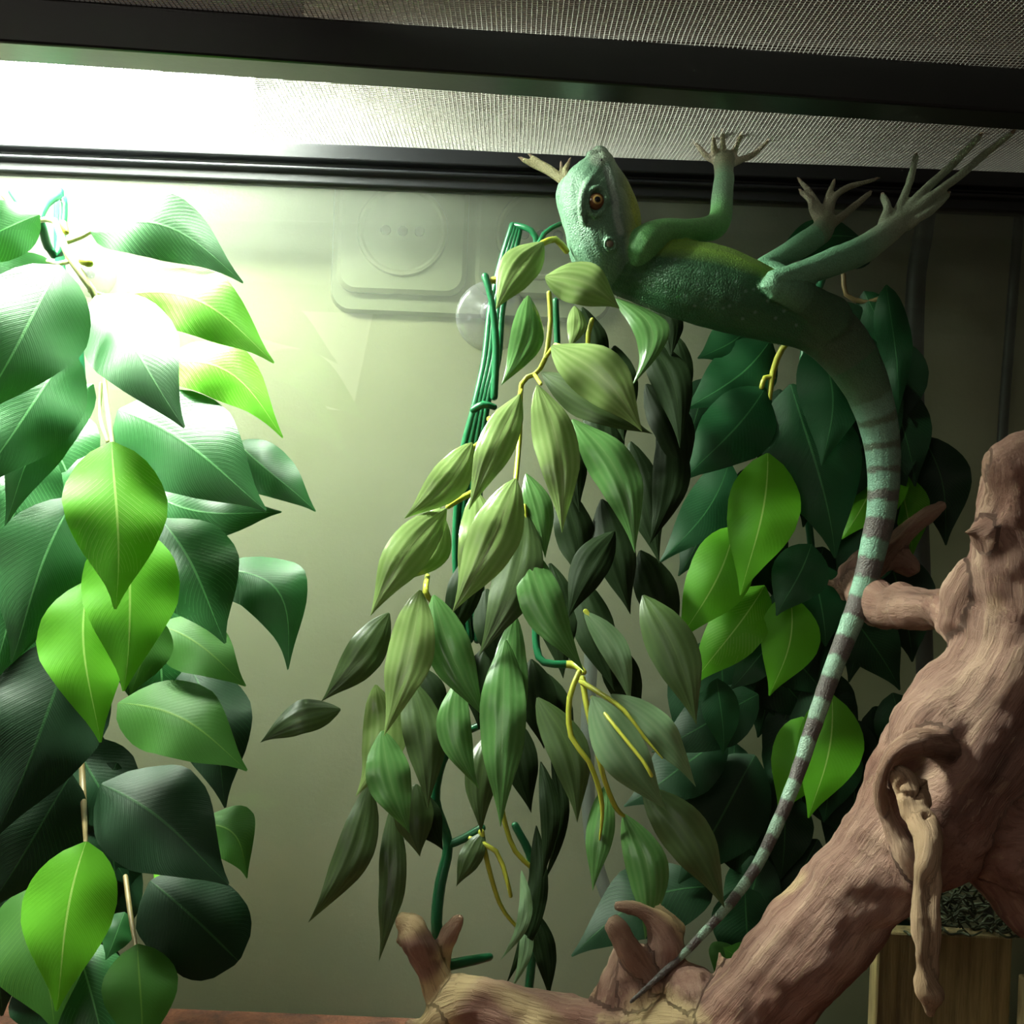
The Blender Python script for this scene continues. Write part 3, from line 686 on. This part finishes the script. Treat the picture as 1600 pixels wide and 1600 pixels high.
wood_ch = [
 dict(p=[(930,1900,.55,60),(1060,1690,.54,72),(1150,1610,.525,74),(1215,1530,.515,74),(1275,1465,.51,76),(1340,1392,.505,84),(1400,1325,.50,98),(1465,1250,.50,120),(1530,1160,.495,130),(1590,1070,.49,120),(1630,960,.485,112),(1620,860,.48,104),(1600,790,.475,80),(1592,735,.47,60)], kd=.85),
 dict(p=[(1500,1230,.51,100),(1600,1250,.50,150),(1700,1300,.50,160),(1800,1500,.50,150),(1850,1800,.50,140)], kd=.8),
 dict(p=[(1580,1240,.50,120),(1620,1330,.51,120),(1700,1400,.52,110)], kd=.7),
 dict(p=[(1610,740,.47,50),(1660,700,.465,55)], kd=1),
 dict(p=[(1555,745,.470,24),(1552,722,.468,20)], kd=1.2),
 dict(p=[(1540,835,.47,34),(1512,832,.47,10)]),
 # lip around the knot
 dict(p=[(1480,1160,.49,100),(1450,1200,.50,90)],kd=.7),
 dict(p=[(1382,1262,.474,15),(1382,1218,.468,20),(1404,1182,.462,24),(1440,1166,.461,26),(1478,1172,.470,30),(1498,1210,.480,30),(1500,1280,.486,30)]),
 dict(p=[(1384,1215,.476,16),(1388,1262,.476,18),(1402,1305,.474,22),(1422,1345,.474,24),(1440,1385,.478,20)]),
 # side branch
 dict(p=[(1560,1010,.49,60),(1500,972,.515,44),(1470,950,.54,37),(1420,948,.57,33),(1380,945,.60,34),(1352,930,.63,34),(1338,908,.645,30),(1322,912,.65,20)]),
 dict(p=[(1520,900,.49,30),(1505,930,.495,30),(1500,965,.50,34)]),
 dict(p=[(1338,905,.645,30),(1352,885,.655,24),(1392,868,.66,26),(1420,885,.665,24)]),
 dict(p=[(1345,900,.65,22),(1395,850,.655,19),(1430,818,.66,17),(1470,790,.665,12)]),
 dict(p=[(1330,912,.65,14),(1312,912,.65,7),(1294,910,.65,7)]),
 dict(p=[(1328,925,.65,10),(1318,935,.65,9)]),
 # lower left arm
 dict(p=[(1120,1620,.53,70),(1040,1610,.54,66),(980,1620,.545,58),(900,1600,.55,42),(820,1580,.56,42),(745,1562,.57,42),(705,1570,.575,34)]),
 dict(p=[(700,1590,.575,32),(690,1560,.575,22),(672,1510,.575,20),(655,1470,.575,24),(642,1446,.575,24),(632,1440,.575,16)]),
 dict(p=[(655,1462,.575,20),(626,1470,.575,8)]),
 dict(p=[(690,1530,.58,12),(692,1490,.585,13),(702,1458,.585,16),(716,1438,.585,10)]),
 dict(p=[(690,1590,.57,26),(655,1605,.57,14),(640,1598,.57,10)]),
 dict(p=[(965,1575,.55,36),(962,1530,.55,26),(978,1492,.55,22)],kd=1),
 dict(p=[(1010,1560,.545,46),(995,1520,.545,32),(1000,1495,.55,20)]),
 dict(p=[(1020,1540,.54,24),(990,1490,.54,20),(964,1450,.54,15)]),
 dict(p=[(1040,1580,.545,44),(1038,1510,.545,28),(1040,1465,.545,28),(1022,1435,.545,20),(1000,1420,.545,14),(966,1415,.545,8)]),
 dict(p=[(1055,1450,.55,18),(1040,1425,.55,9),(1030,1412,.55,5)]),
 dict(p=[(1085,1580,.535,50),(1080,1548,.535,40)]),
 dict(p=[(1130,1560,.53,24),(1128,1520,.53,12),(1124,1492,.53,6)]),
 dict(p=[(940,1570,.55,12),(932,1550,.55,9)]),
 dict(p=[(700,1590,.575,26),(690,1700,.58,30),(670,1900,.585,34)]),
 # feet down to the bark
 dict(p=[(1130,1640,.53,70),(1180,1760,.53,60),(1200,1920,.53,55)]),
]
def driftwood():
    va, no, faces, samp = union(wood_ch, 0.0022, 5, 0.006)
    blob = [i for i, c in enumerate(wood_ch) if c['p'][0][:2] == (1480, 1160)][0]
    samp = samp[samp[:, 0] != blob]
    ni = nearest(va, samp)
    s = samp[ni]; T = s[:, 6:9]; rel = va - s[:, 2:5]
    rel = rel - T * (rel * T).sum(1)[:, None]
    # grain coordinates: x,y across, z along
    grain = np.stack([rel @ np.array([1, 0, .3]), rel @ np.array([0, 1.0, .2]) + rel[:, 2] * .4, s[:, 1] + s[:, 0] * .7], axis=1)
    rad = s[:, 5]
    px, py = proj(va)
    disp = np.empty(len(va)); peel = np.zeros(len(va))
    for i in range(len(va)):
        g = Vector(grain[i]); v = Vector(va[i])
        a = noise.noise(Vector((g.x * 60, g.y * 60, g.z * 9))) * 0.0009 + noise.noise(v * 26) * 0.006 + noise.noise(v * 70) * 0.0026 + noise.noise(v * 170) * 0.0009 + abs(noise.noise(Vector((g.x * 150, g.y * 150, g.z * 14)))) * -0.0008
        disp[i] = a * min(1, rad[i] / 0.011)
        peel[i] = noise.noise(v * 22 + Vector((3, 1, 5))) 
    # knot cavity sunk into the trunk
    q = np.exp(-(((px - 1430) / 36) ** 2 + ((py - 1238) / 52) ** 2) ** 2) * (va[:, 1] < 0.50)
    va2 = va + no * disp[:, None]
    va2[:, 1] += q * 0.016
    va2[:, 2] = np.maximum(va2[:, 2], 0.012)
    # flaked pale areas
    lowleft = (px < 1160)
    pe = np.where(lowleft, np.clip((peel - 0.10) * 6, 0, .9), np.clip((peel - 0.38) * 6, 0, .6))
    pe = np.where((px > 935) & (px < 1112) & (py < 1600), np.clip((peel + 0.06) * 6, 0, .95), pe)
    pe = np.where((px < 720) & (py < 1500), np.clip((peel + 0.1) * 5, 0, .7), pe)
    tips = np.clip(1 - rad / 0.010, 0, 1)
    pe = np.clip(pe + tips * .3, 0, 1)
    o = mk('driftwood', va2, faces, M_WOOD, origin=P(1100, 1600, .53), label='large pinkish-brown driftwood branch with a hollow knot, filling the lower right', cat='driftwood')
    me = o.data
    a = me.attributes.new('grain', 'FLOAT_VECTOR', 'POINT'); a.data.foreach_set('vector', grain.astype(np.float32).ravel())
    a = me.attributes.new('peel', 'FLOAT', 'POINT'); a.data.foreach_set('value', pe.astype(np.float32))
    # the dead stub that hangs out of the knot
    ch = [dict(p=[(1414,1218,.464,26),(1424,1240,.460,27),(1430,1266,.456,22)], kd=.8),
          dict(p=[(1442,1222,.464,16),(1446,1252,.460,14)]),
          dict(p=[(1425,1255,.463,15),(1440,1280,.452,20),(1452,1310,.444,22),(1448,1345,.440,21),(1436,1375,.438,15),(1436,1430,.434,14),(1437,1480,.430,12),(1440,1510,.430,14),(1444,1535,.430,20),(1450,1552,.430,20),(1450,1570,.430,10),(1452,1582,.430,7)]),
          dict(p=[(1458,1345,.44,16),(1460,1380,.438,14),(1458,1450,.432,11),(1456,1520,.432,13)])]
    vb, nb, fb, sb = union(ch, 0.0013, 3, 0.003)
    kb = nearest(vb, sb); s = sb[kb]; T = s[:, 6:9]; rel = vb - s[:, 2:5]; rel = rel - T * (rel * T).sum(1)[:, None]
    gr = np.stack([rel[:, 0], rel[:, 1] + rel[:, 2] * .4, s[:, 1]], axis=1)
    pxb, pyb = proj(vb)
    for i in range(len(vb)):
        v = Vector(vb[i]); top = 1 if pyb[i] < 1275 else 0
        a = noise.noise(v * 55) * 0.0030 + noise.noise(v * 160) * 0.0008 - (top * max(0, 0.14 - abs(noise.noise(v * 95))) * 0.03)
        vb[i] += nb[i] * a
    o2 = mk('dead_stub', vb, fb, M_WOOD, o, label='pale dry stub hanging from the hollow knot')
    a = o2.data.attributes.new('grain', 'FLOAT_VECTOR', 'POINT'); a.data.foreach_set('vector', gr.astype(np.float32).ravel())
    a = o2.data.attributes.new('peel', 'FLOAT', 'POINT'); a.data.foreach_set('value', np.full(len(vb), .4, dtype=np.float32))
driftwood()

# ------------------------------------------------------------------ board behind the trunk
def board():
    a = P(1372, 1450, .60); b = P(1584, 1450, .60)
    g = empty('wooden_board', ((a.x + b.x) / 2, .60, 0.01), 'rough upright wooden board behind the driftwood at the bottom right', 'board')
    box('board', a.x, b.x, .600, .612, 0.004, a.z - 0.002, M_PLANK, g, 0.0015)
    c = P(1590, 1520, .60)
    box('side_board', c.x, c.x + .06, .57, .60, 0.004, c.z, M_PLANK, g, 0.0015)
board()

# dark dry moss heaped behind the trunk, on top of the board
def moss():
    V = []; Fc = []; o = 0; R = random.Random(5)
    for i in range(150):
        x = R.uniform(1400, 1640); y = R.uniform(1385, 1462); d = R.uniform(.575, .64)
        a = R.uniform(-.6, .6); L = R.uniform(20, 60); pts = []
        for k in range(5):
            q = P(x + math.cos(a) * L * k / 4, y + math.sin(a) * L * k / 4 + R.uniform(-7, 7), d + R.uniform(-.006, .006)); pts.append((*q, 0.0005 + 0.0004 * R.random()))
        v, f = tube_vf(crom(pts, 0.006), 1, 5, caps=False); V.append(v); Fc += [tuple(i2 + o for i2 in t) for t in f]; o += len(v)
    mk('dry_moss', np.vstack(V), Fc, plain('dark_moss', (46, 52, 30), 0.8), origin=P(1500, 1450, .6), label='tangle of dark dry moss on top of the wooden board behind the driftwood', cat='moss', kind='stuff')
moss()

# ------------------------------------------------------------------ the lizard
def skin_mat():
    m = NT('lizard_scales'); at = m.node('ShaderNodeAttribute', attribute_name='skin')
    vo = m.node('ShaderNodeTexVoronoi'); vo.inputs['Scale'].default_value = 950; m.lk(m.coord(), vo.inputs['Vector'])
    nz = m.noise(160, 4, 0.6, m.coord())
    c = m.mix(m.math('MULTIPLY', nz, 0.5), at.outputs['Color'], m.mix(1.0, at.outputs['Color'], (0.62, 0.62, 0.62), 'MULTIPLY'))
    c = m.mix(m.math('MULTIPLY', vo.outputs['Distance'], 0.35), c, (0.02, 0.03, 0.02))
    m.lk(c, m.b.inputs['Base Color']); m.b.inputs['Roughness'].default_value = 0.5
    m.bump(m.math('MULTIPLY', vo.outputs['Distance'], -1.0), 0.6, 0.0007)
    return m.m
M_SKIN = skin_mat()
def tip(px, py, z=MZ - 0.006): return min(dz(px, py, z), 0.692)
HD = 0.600
def toe(*pts):   # pts (px,py,r[,d]); the last one grips the mesh
    out = []
    for i, q in enumerate(pts):
        out.append((q[0], q[1], q[3] if len(q) > 3 else tip(q[0], q[1]), q[2]))
    return out
toes = [
 toe((1120,250,8,.655),(1105,245,5,.655),(1095,234,4.5,.655),(1087,225,3)), toe((1120,246,8,.655),(1116,235,5.5,.652),(1115,214,3.5)),
 toe((1132,246,8,.655),(1130,232,5.5,.65),(1129,207,3.5)), toe((1143,247,8,.655),(1149,232,5,.652),(1158,211,3.5)),
 toe((1142,254,8,.655),(1156,250,5.5,.655),(1176,242,5,.655),(1197,223,3.5)),
 # far front hand
 toe((884,284,9,.685),(862,270,7,.688),(840,260,5.5,.69),(818,250,4,.69)), toe((880,280,7,.685),(856,262,5.5,.688),(832,246,3.5,.69)),
 toe((886,280,6,.683),(883,266,5,.683),(888,255,3,.683)), toe((884,282,5,.688),(878,272,4.5,.69),(877,261,3,.69)),
 # far hind foot
 toe((1280,342,9,.675),(1270,328,6,.678),(1266,313,5,.68),(1253,301,4,.685)), toe((1283,338,9,.675),(1277,320,6,.68),(1265,300,5,.685),(1251,284,3.5,.688)),
 toe((1290,338,9,.675),(1293,312,5.5,.685),(1302,287,4,.69)), toe((1293,340,9,.675),(1303,310,5.5,.684),(1325,293,5,.69),(1366,281,3,.69)),
 toe((1298,352,8,.672),(1312,341,6.5,.675),(1335,322,5.5,.68),(1358,303,4,.69)),
 # near hind foot
 toe((1378,372,13,.617),(1382,345,9,.62),(1387,326,7,.625),(1380,307,5,.635)), toe((1395,350,11,.62),(1408,318,7,.63),(1421,285,6,.64),(1431,245,4.5)),
 toe((1412,338,11,.625),(1440,302,7.5,.632),(1480,265,6.5,.638),(1529,215,5)), toe((1420,338,11,.625),(1455,308,7.5,.628),(1502,272,6.5,.632),(1540,240,6,.634),(1580,209,4.5)),
 toe((1418,352,9,.622),(1436,341,6.5,.622),(1458,327,6,.625),(1480,305,5,.632)),
]
liz_ch = [
 # head + neck + trunk + tail in one sweep
 dict(p=[(937,243,HD+.006,16),(938,256,HD+.004,25),(932,274,HD+.002,38),(925,296,HD,48),(928,322,HD,54),(935,350,HD,54),(944,378,HD,54),(954,400,HD+.002,50),(980,418,HD+.004,47),(1015,427,HD+.004,53),(1060,436,HD,61),(1110,447,HD-.002,65),(1160,464,HD-.004,61),(1215,484,HD-.002,53),(1262,500,HD+.002,48),(1300,524,HD+.006,46),(1334,566,HD+.010,41),(1360,620,HD+.014,34),(1376,680,HD+.018,29),(1381,740,HD+.018,25.5),(1377,800,HD+.016,23),(1364,860,HD+.014,21),(1349,920,HD+.010,19),(1326,985,HD+.004,17),(1300,1050,HD-.004,15),(1274,1125,HD-.012,13.5),(1249,1200,HD-.020,12),(1220,1275,HD-.030,11),(1185,1348,HD-.040,9.5),(1140,1412,HD-.050,8.5),(1090,1468,HD-.058,7),(1045,1512,HD-.066,6),(986,1565,HD-.074,3.5)], kd=.86),
 # cranial bump, occiput, throat, cheek
 dict(p=[(905,278,HD+.004,15),(889,296,HD+.004,19),(888,314,HD+.006,19),(900,345,HD+.006,22)], kd=1),
 dict(p=[(908,370,HD+.006,24),(914,398,HD+.008,24),(930,418,HD+.008,26)], kd=1),
 dict(p=[(948,262,HD+.004,16),(966,300,HD+.004,22),(976,345,HD+.004,26),(972,385,HD+.006,28)], kd=1),
 dict(p=[(960,375,HD-.008,24),(962,395,HD-.008,22)], kd=.8),
 # brow ridge and eyelids
 dict(p=[(926,276,HD-.013,6),(914,298,HD-.0175,7),(909,322,HD-.0180,7),(912,346,HD-.0165,5)]),
 dict(p=[(917,316,HD-.0185,4.5),(922,300,HD-.0185,4.5),(934,292,HD-.0185,4.5),(944,300,HD-.018,4.5),(947,316,HD-.018,4.5),(940,331,HD-.018,4.5),(929,337,HD-.0185,4.5),(920,329,HD-.0185,4.5),(917,316,HD-.0185,4.5)]),
 # lip line
 dict(p=[(948,258,HD-.006,5),(956,280,HD-.0105,6),(962,305,HD-.0125,6),(966,335,HD-.0135,6),(972,358,HD-.013,5)]),
 # snout tip plate
 dict(p=[(924,244,HD,9),(938,242,HD,9),(944,250,HD-.003,8)]),
 # ear rim
 dict(p=[(946,376,HD-.0185,2.6),(953,372,HD-.0185,2.6),(961,378,HD-.018,2.6),(960,388,HD-.018,2.6),(951,391,HD-.0185,2.6),(945,384,HD-.0185,2.6),(946,376,HD-.0185,2.6)]),
 # near front limb
 dict(p=[(1000,400,HD-.004,36),(1012,378,HD-.010,30),(1040,362,HD-.006,21),(1080,360,HD,18),(1112,356,HD+.010,20),(1126,338,HD+.022,18),(1128,310,HD+.034,17),(1131,285,HD+.044,16),(1131,265,HD+.052,15),(1131,250,HD+.055,17)]),
 # far front limb
 dict(p=[(960,380,HD+.02,30),(920,330,HD+.05,18),(900,300,HD+.075,13),(888,286,HD+.085,9)]),
 # far hind limb
 dict(p=[(1270,480,HD+.03,30),(1210,425,HD+.045,17),(1190,418,HD+.048,14),(1220,402,HD+.055,16),(1255,382,HD+.065,19),(1283,362,HD+.072,18),(1290,344,HD+.076,15)]),
 # near hind limb: thigh and shank
 dict(p=[(1290,500,HD-.002,42),(1262,474,HD-.014,30),(1230,455,HD-.022,24),(1204,445,HD-.024,20),(1222,436,HD-.024,18),(1260,425,HD-.018,20),(1305,408,HD-.008,22),(1345,392,HD+.004,22),(1375,372,HD+.014,20),(1400,352,HD+.022,18),(1415,342,HD+.026,14)]),
] + [dict(p=t) for t in toes]

def lizard():
    va, no, faces, samp = union(liz_ch, 0.00085, 4, 0.003)
    ni = nearest(va, samp); s = samp[ni]; ci = s[:, 0].astype(int)
    px, py = proj(va)
    qx, qy = proj(s[:, 2:5])                 # the axis point each bit of skin belongs to
    n = len(va)
    C = lambda r, g, b: np.array(s2l((r, g, b)))
    HEAD = C(116, 162, 130); FLANK = C(54, 112, 68); BELLY = C(150, 200, 80); THROAT = C(190, 200, 74); PALE = C(176, 200, 184)
    ARM = C(122, 200, 112); FORE = C(136, 176, 140); HAND = C(216, 200, 176); LEG = C(130, 190, 148); FOOT = C(182, 196, 166); PELV = C(78, 106, 76)
    TG = C(92, 130, 96); BL = C(134, 182, 156); BD = C(98, 90, 88)
    col = np.tile(FLANK, (n, 1))
    def sm(x, a, b): return np.clip((x - a) / (b - a), 0, 1)
    def blend(mask, c):
        nonlocal col
        mask = np.clip(mask, 0, 1)[:, None]; col = col * (1 - mask) + c * mask
    main = (ci == 0)
    headz = np.isin(ci, (1, 2, 3, 4, 5, 6, 7, 8, 9)) | (main & (qy < 412) & (qx < 985))
    blend(headz.astype(float), HEAD)
    # ventral side of the trunk faces the lid
    vent = (va[:, 2] - s[:, 4]) / np.maximum(s[:, 5], 1e-4)
    trunk = main & (qx > 985) & (qx < 1262) & (qy < 520)
    blend(trunk * sm(vent, .30, .62), BELLY)
    throat = headz * sm(px + (py - 340) * -.18, 966, 992); blend(throat, THROAT)
    blend(headz * (ci == 7), PALE); blend((ci == 8) * (py < 262) * .8, C(170, 178, 160))
    blend(headz * sm(px - (py - 300) * .1, 950, 966) * (1 - sm(px, 972, 990)) * .5, C(120, 138, 140))
    def stripe(pts, w0):
        dmin = np.full(n, 1e9)
        for (ax, ay), (bx, by) in zip(pts, pts[1:]):
            vx, vy = bx - ax, by - ay; t = np.clip(((px - ax) * vx + (py - ay) * vy) / (vx * vx + vy * vy), 0, 1)
            dmin = np.minimum(dmin, np.hypot(px - ax - t * vx, py - ay - t * vy))
        return 1 - sm(dmin, w0 * .5, w0)
    front = (va[:, 1] < s[:, 3])
    blend(headz * front * stripe([(948, 264), (954, 285), (961, 312), (963, 338), (970, 362)], 7) * .75, C(196, 214, 204))
    blend(headz * front * stripe([(946, 268), (950, 292), (957, 318)], 2.5) * .5, C(80, 104, 96))
    blend(headz * (1 - sm(np.hypot(px - 936, py - 243), 12, 20)) * .7, C(176, 186, 168))
    blend(headz * front * stripe([(912, 285), (905, 320), (908, 350)], 5) * .4, C(160, 190, 164))
    # nape darkening pattern behind the ear
    blend(main * sm(qx, 948, 965) * (1 - sm(qx, 990, 1040)) * (py > 395) * .5, C(40, 70, 44))
    blend((ci == 13) * .8, C(72, 108, 74)); blend((ci == 12) * .8, C(72, 108, 74))
    pel = main & (qx >= 1240) & (qy < 560); blend(pel * sm(qx, 1225, 1300), PELV)
    tail = main & ((qx > 1262) | (qy > 560)) & (qy >= 500)
    blend(tail * sm(qy, 530, 600), TG)
    cen = [632, 673, 714, 752, 797, 858, 920, 981, 1044, 1109, 1170, 1236, 1292, 1342, 1386, 1424, 1458, 1490]
    hw = [14, 15, 14, 14, 13, 15, 15, 15, 15, 15, 15, 14, 13, 12, 10, 9, 7, 6]
    light = np.zeros(n)
    wob = np.array([noise.noise(Vector(v) * 260) for v in va]) * 3.5
    for c, h in zip(cen, hw): light = np.maximum(light, 1 - sm(np.abs(qy + wob - c), h - 2, h + 2))
    band_on = tail * sm(qy, 600, 640)
    dark = band_on * (1 - light); blend(dark * sm(qy, 600, 800) , BD)
    blend(band_on * light * (1 - .45 * sm(qy, 1280, 1480)), BL); blend(band_on * light * sm(qy, 880, 1100) * .5, C(176, 196, 176))
    # underside of the tail is plainer
    blend(tail * sm(px - qx, 8, 22) * sm(qy, 600, 700) * .45, C(110, 110, 96))
    k = len(liz_ch) - len(toes)
    blend((ci == 10) * sm(qy - 0 * qx, 420, 370), ARM); blend((ci == 10) * sm(340 - qy, -10, 30), FORE); blend((ci == 10) * sm(285 - qy, 0, 25), C(150, 150, 120))
    blend((ci == 11).astype(float), C(170, 165, 120)); blend((ci == 12) * (qy < 440), LEG); blend((ci == 13) * sm(470 - qy, 0, 25), LEG)
    blend((ci == 13) * sm(qx, 1330, 1390), FOOT); blend((ci == 12) * sm(qx, 1265, 1288) * (qy < 370), C(150, 150, 122))
    blend((ci >= k) * 1.0, HAND); blend((ci >= k + 5) * (ci < k + 9) * 1.0, C(190, 182, 138)); blend((ci >= k + 9) * (ci < k + 14) * 1.0, C(152, 146, 122)); blend((ci >= k + 14) * 1.0, FOOT)
    # small pale flank scales
    random.seed(3)
    front = (va[:, 1] < s[:, 3])
    dots = [(1055, 405), (1092, 424), (1120, 428), (1090, 444), (1040, 456), (1020, 446), (1070, 462), (1103, 468), (1130, 482), (1140, 478), (1180, 488), (1212, 497), (1244, 508), (1165, 455), (1150, 440), (1178, 452), (1000, 440), (1200, 470), (1085, 478), (1160, 498), (1028, 430), (1225, 486)]
    for dx, dy in dots:
        blend(trunk * front * (1 - sm(np.hypot((px - dx), (py - dy)), 1.6, 3.0)) * .5, C(150, 190, 170))
    # skin relief: folds and scale rows
    for i in range(n):
        v = Vector(va[i]); va[i] += no[i] * (noise.noise(v * 120) * 0.0003)
    L = mk('lizard', va, faces, M_SKIN, origin=P(1110, 447, HD), label='green water lizard with banded tail hanging upside down from the mesh lid', cat='lizard')
    a = L.data.attributes.new('skin', 'FLOAT_COLOR', 'POINT')
    a.data.foreach_set('color', np.hstack([col, np.ones((n, 1))]).astype(np.float32).ravel())
    return L
LZ_ = lizard()

# eyes, ear drum, nostril, claws, nape crest
M_SCLERA = plain('eye_amber', (112, 72, 40), 0.15, var=.25, nscale=900, bump=0)
M_RING = plain('eye_gold_ring', (184, 150, 84), 0.2, bump=0)
M_PUPIL = plain('pupil_black', (8, 7, 6), 0.08, bump=0)
M_EARM = plain('ear_drum_brown', (104, 92, 74), 0.5, bump=0)
M_CLAW = plain('claw_horn', (150, 130, 108), 0.35)
def disc(name, c, R, nrm, h, mat, parent, ns=20, squash=1.0):
    nrm = Vector(nrm).normalized(); a = nrm.orthogonal().normalized(); b = nrm.cross(a)
    up = Vector((0, 0, 1)); a = (up - nrm * up.dot(nrm)).normalized(); b = nrm.cross(a)
    V = []; Fc = []; m = 5
    for j in range(m):
        t = j / (m - 1) * math.pi / 2; r = math.cos(t) * R; z = math.sin(t) * h
        if j == m - 1: V.append(c + nrm * h); break
        V += [c + (a * math.cos(k / ns * 6.28318) + b * math.sin(k / ns * 6.28318) * squash) * r + nrm * z for k in range(ns)]
    for j in range(m - 2):
        for k in range(ns): Fc.append((j * ns + k, j * ns + (k + 1) % ns, (j + 1) * ns + (k + 1) % ns, (j + 1) * ns + k))
    for k in range(ns): Fc.append(((m - 2) * ns + k, (m - 2) * ns + (k + 1) % ns, (m - 1) * ns))
    return mk(name, V, Fc, mat, parent)
ev = Vector((0.10, -1, 0.08))
ec = P(932, 315, HD - .0170)
eye = disc('eye', ec, 13.5 * HD / F, ev, 0.0036, M_SCLERA, LZ_); eye['label'] = 'amber eye'
# sub-parts
en = ev.normalized()
def sub(name, off, R, h, mat): 
    c = ec + en * off
    nrm = en; up = Vector((0, 0, 1)); a = (up - nrm * up.dot(nrm)).normalized(); b = nrm.cross(a); V = []; Fc = []; ns = 20
    for r, z in ((1, 0), (.8, .5), (.4, .9)): V += [c + (a * math.cos(k / ns * 6.28318) + b * math.sin(k / ns * 6.28318)) * R * r + nrm * h * z for k in range(ns)]
    for j in range(2):
        for k in range(ns): Fc.append((j * ns + k, j * ns + (k + 1) % ns, (j + 1) * ns + (k + 1) % ns, (j + 1) * ns + k))
    Fc.append(tuple(2 * ns + k for k in range(ns)))
    base = Vector(LZ_.location)
    o = mk(name, [v for v in V], Fc, mat, None, origin=base); o.location = (0, 0, 0); o.parent = eye
    return o
sub('iris_ring', 0.0031, 7.4 * HD / F, 0.0005, M_RING); sub('pupil', 0.0035, 4.6 * HD / F, 0.0005, M_PUPIL)
disc('ear_drum', P(953, 381, HD - .0188), 5.5 * HD / F, (0, -1, 0), 0.0002, M_EARM, LZ_)
disc('nostril', P(939, 250, HD - .0075), 2.2 * HD / F, (0.2, -1, 0.3), 0.0008, M_PUPIL, LZ_, 10)
for t in toes:
    (x0, y0, d0, r0), (x1, y1, d1, r1) = t[-2], t[-1]
    a = P(x0, y0, d0); b = P(x1, y1, d1); e = (b - a).normalized()
    S = np.array([(*b, r1 * d1 / F * .85), (*(b + e * 0.0022 + Vector((0, 0, .0006))), r1 * d1 / F * .55), (*(b + e * 0.0040 + Vector((0, 0, .0002))), r1 * d1 / F * .12)])
    V, Fc = tube_vf(S, 1, 6); mk('claw', V, Fc, M_CLAW, LZ_)
M_CREST = plain('crest_scales', (66, 100, 70), 0.5)
crest = [(890, 385), (894, 402), (902, 420), (918, 436), (940, 448), (965, 458), (990, 470), (1015, 480), (1040, 489), (1065, 497), (1090, 504), (1115, 511), (1140, 518), (1165, 524), (1190, 530), (1215, 535)]
for i, (x, y) in enumerate(crest):
    x2, y2 = crest[min(i + 1, len(crest) - 1)]; x1, y1 = crest[max(i - 1, 0)]
    tx, ty = x2 - x1, y2 - y1; L = math.hypot(tx, ty); nx, ny = -ty / L, tx / L
    if i < 1: nx, ny = -.9, .3
    h = 7 if i < 6 else 4
    q = HD + .010
    S = np.array([(*P(x - nx * 7, y - ny * 7, q), 4.5 * q / F), (*P(x, y, q), 3.2 * q / F), (*P(x + nx * h + 2, y + ny * h, q), .5 * q / F)])
    V, Fc = tube_vf(S, .5, 6); mk('crest_spine', V, Fc, M_CREST, LZ_)
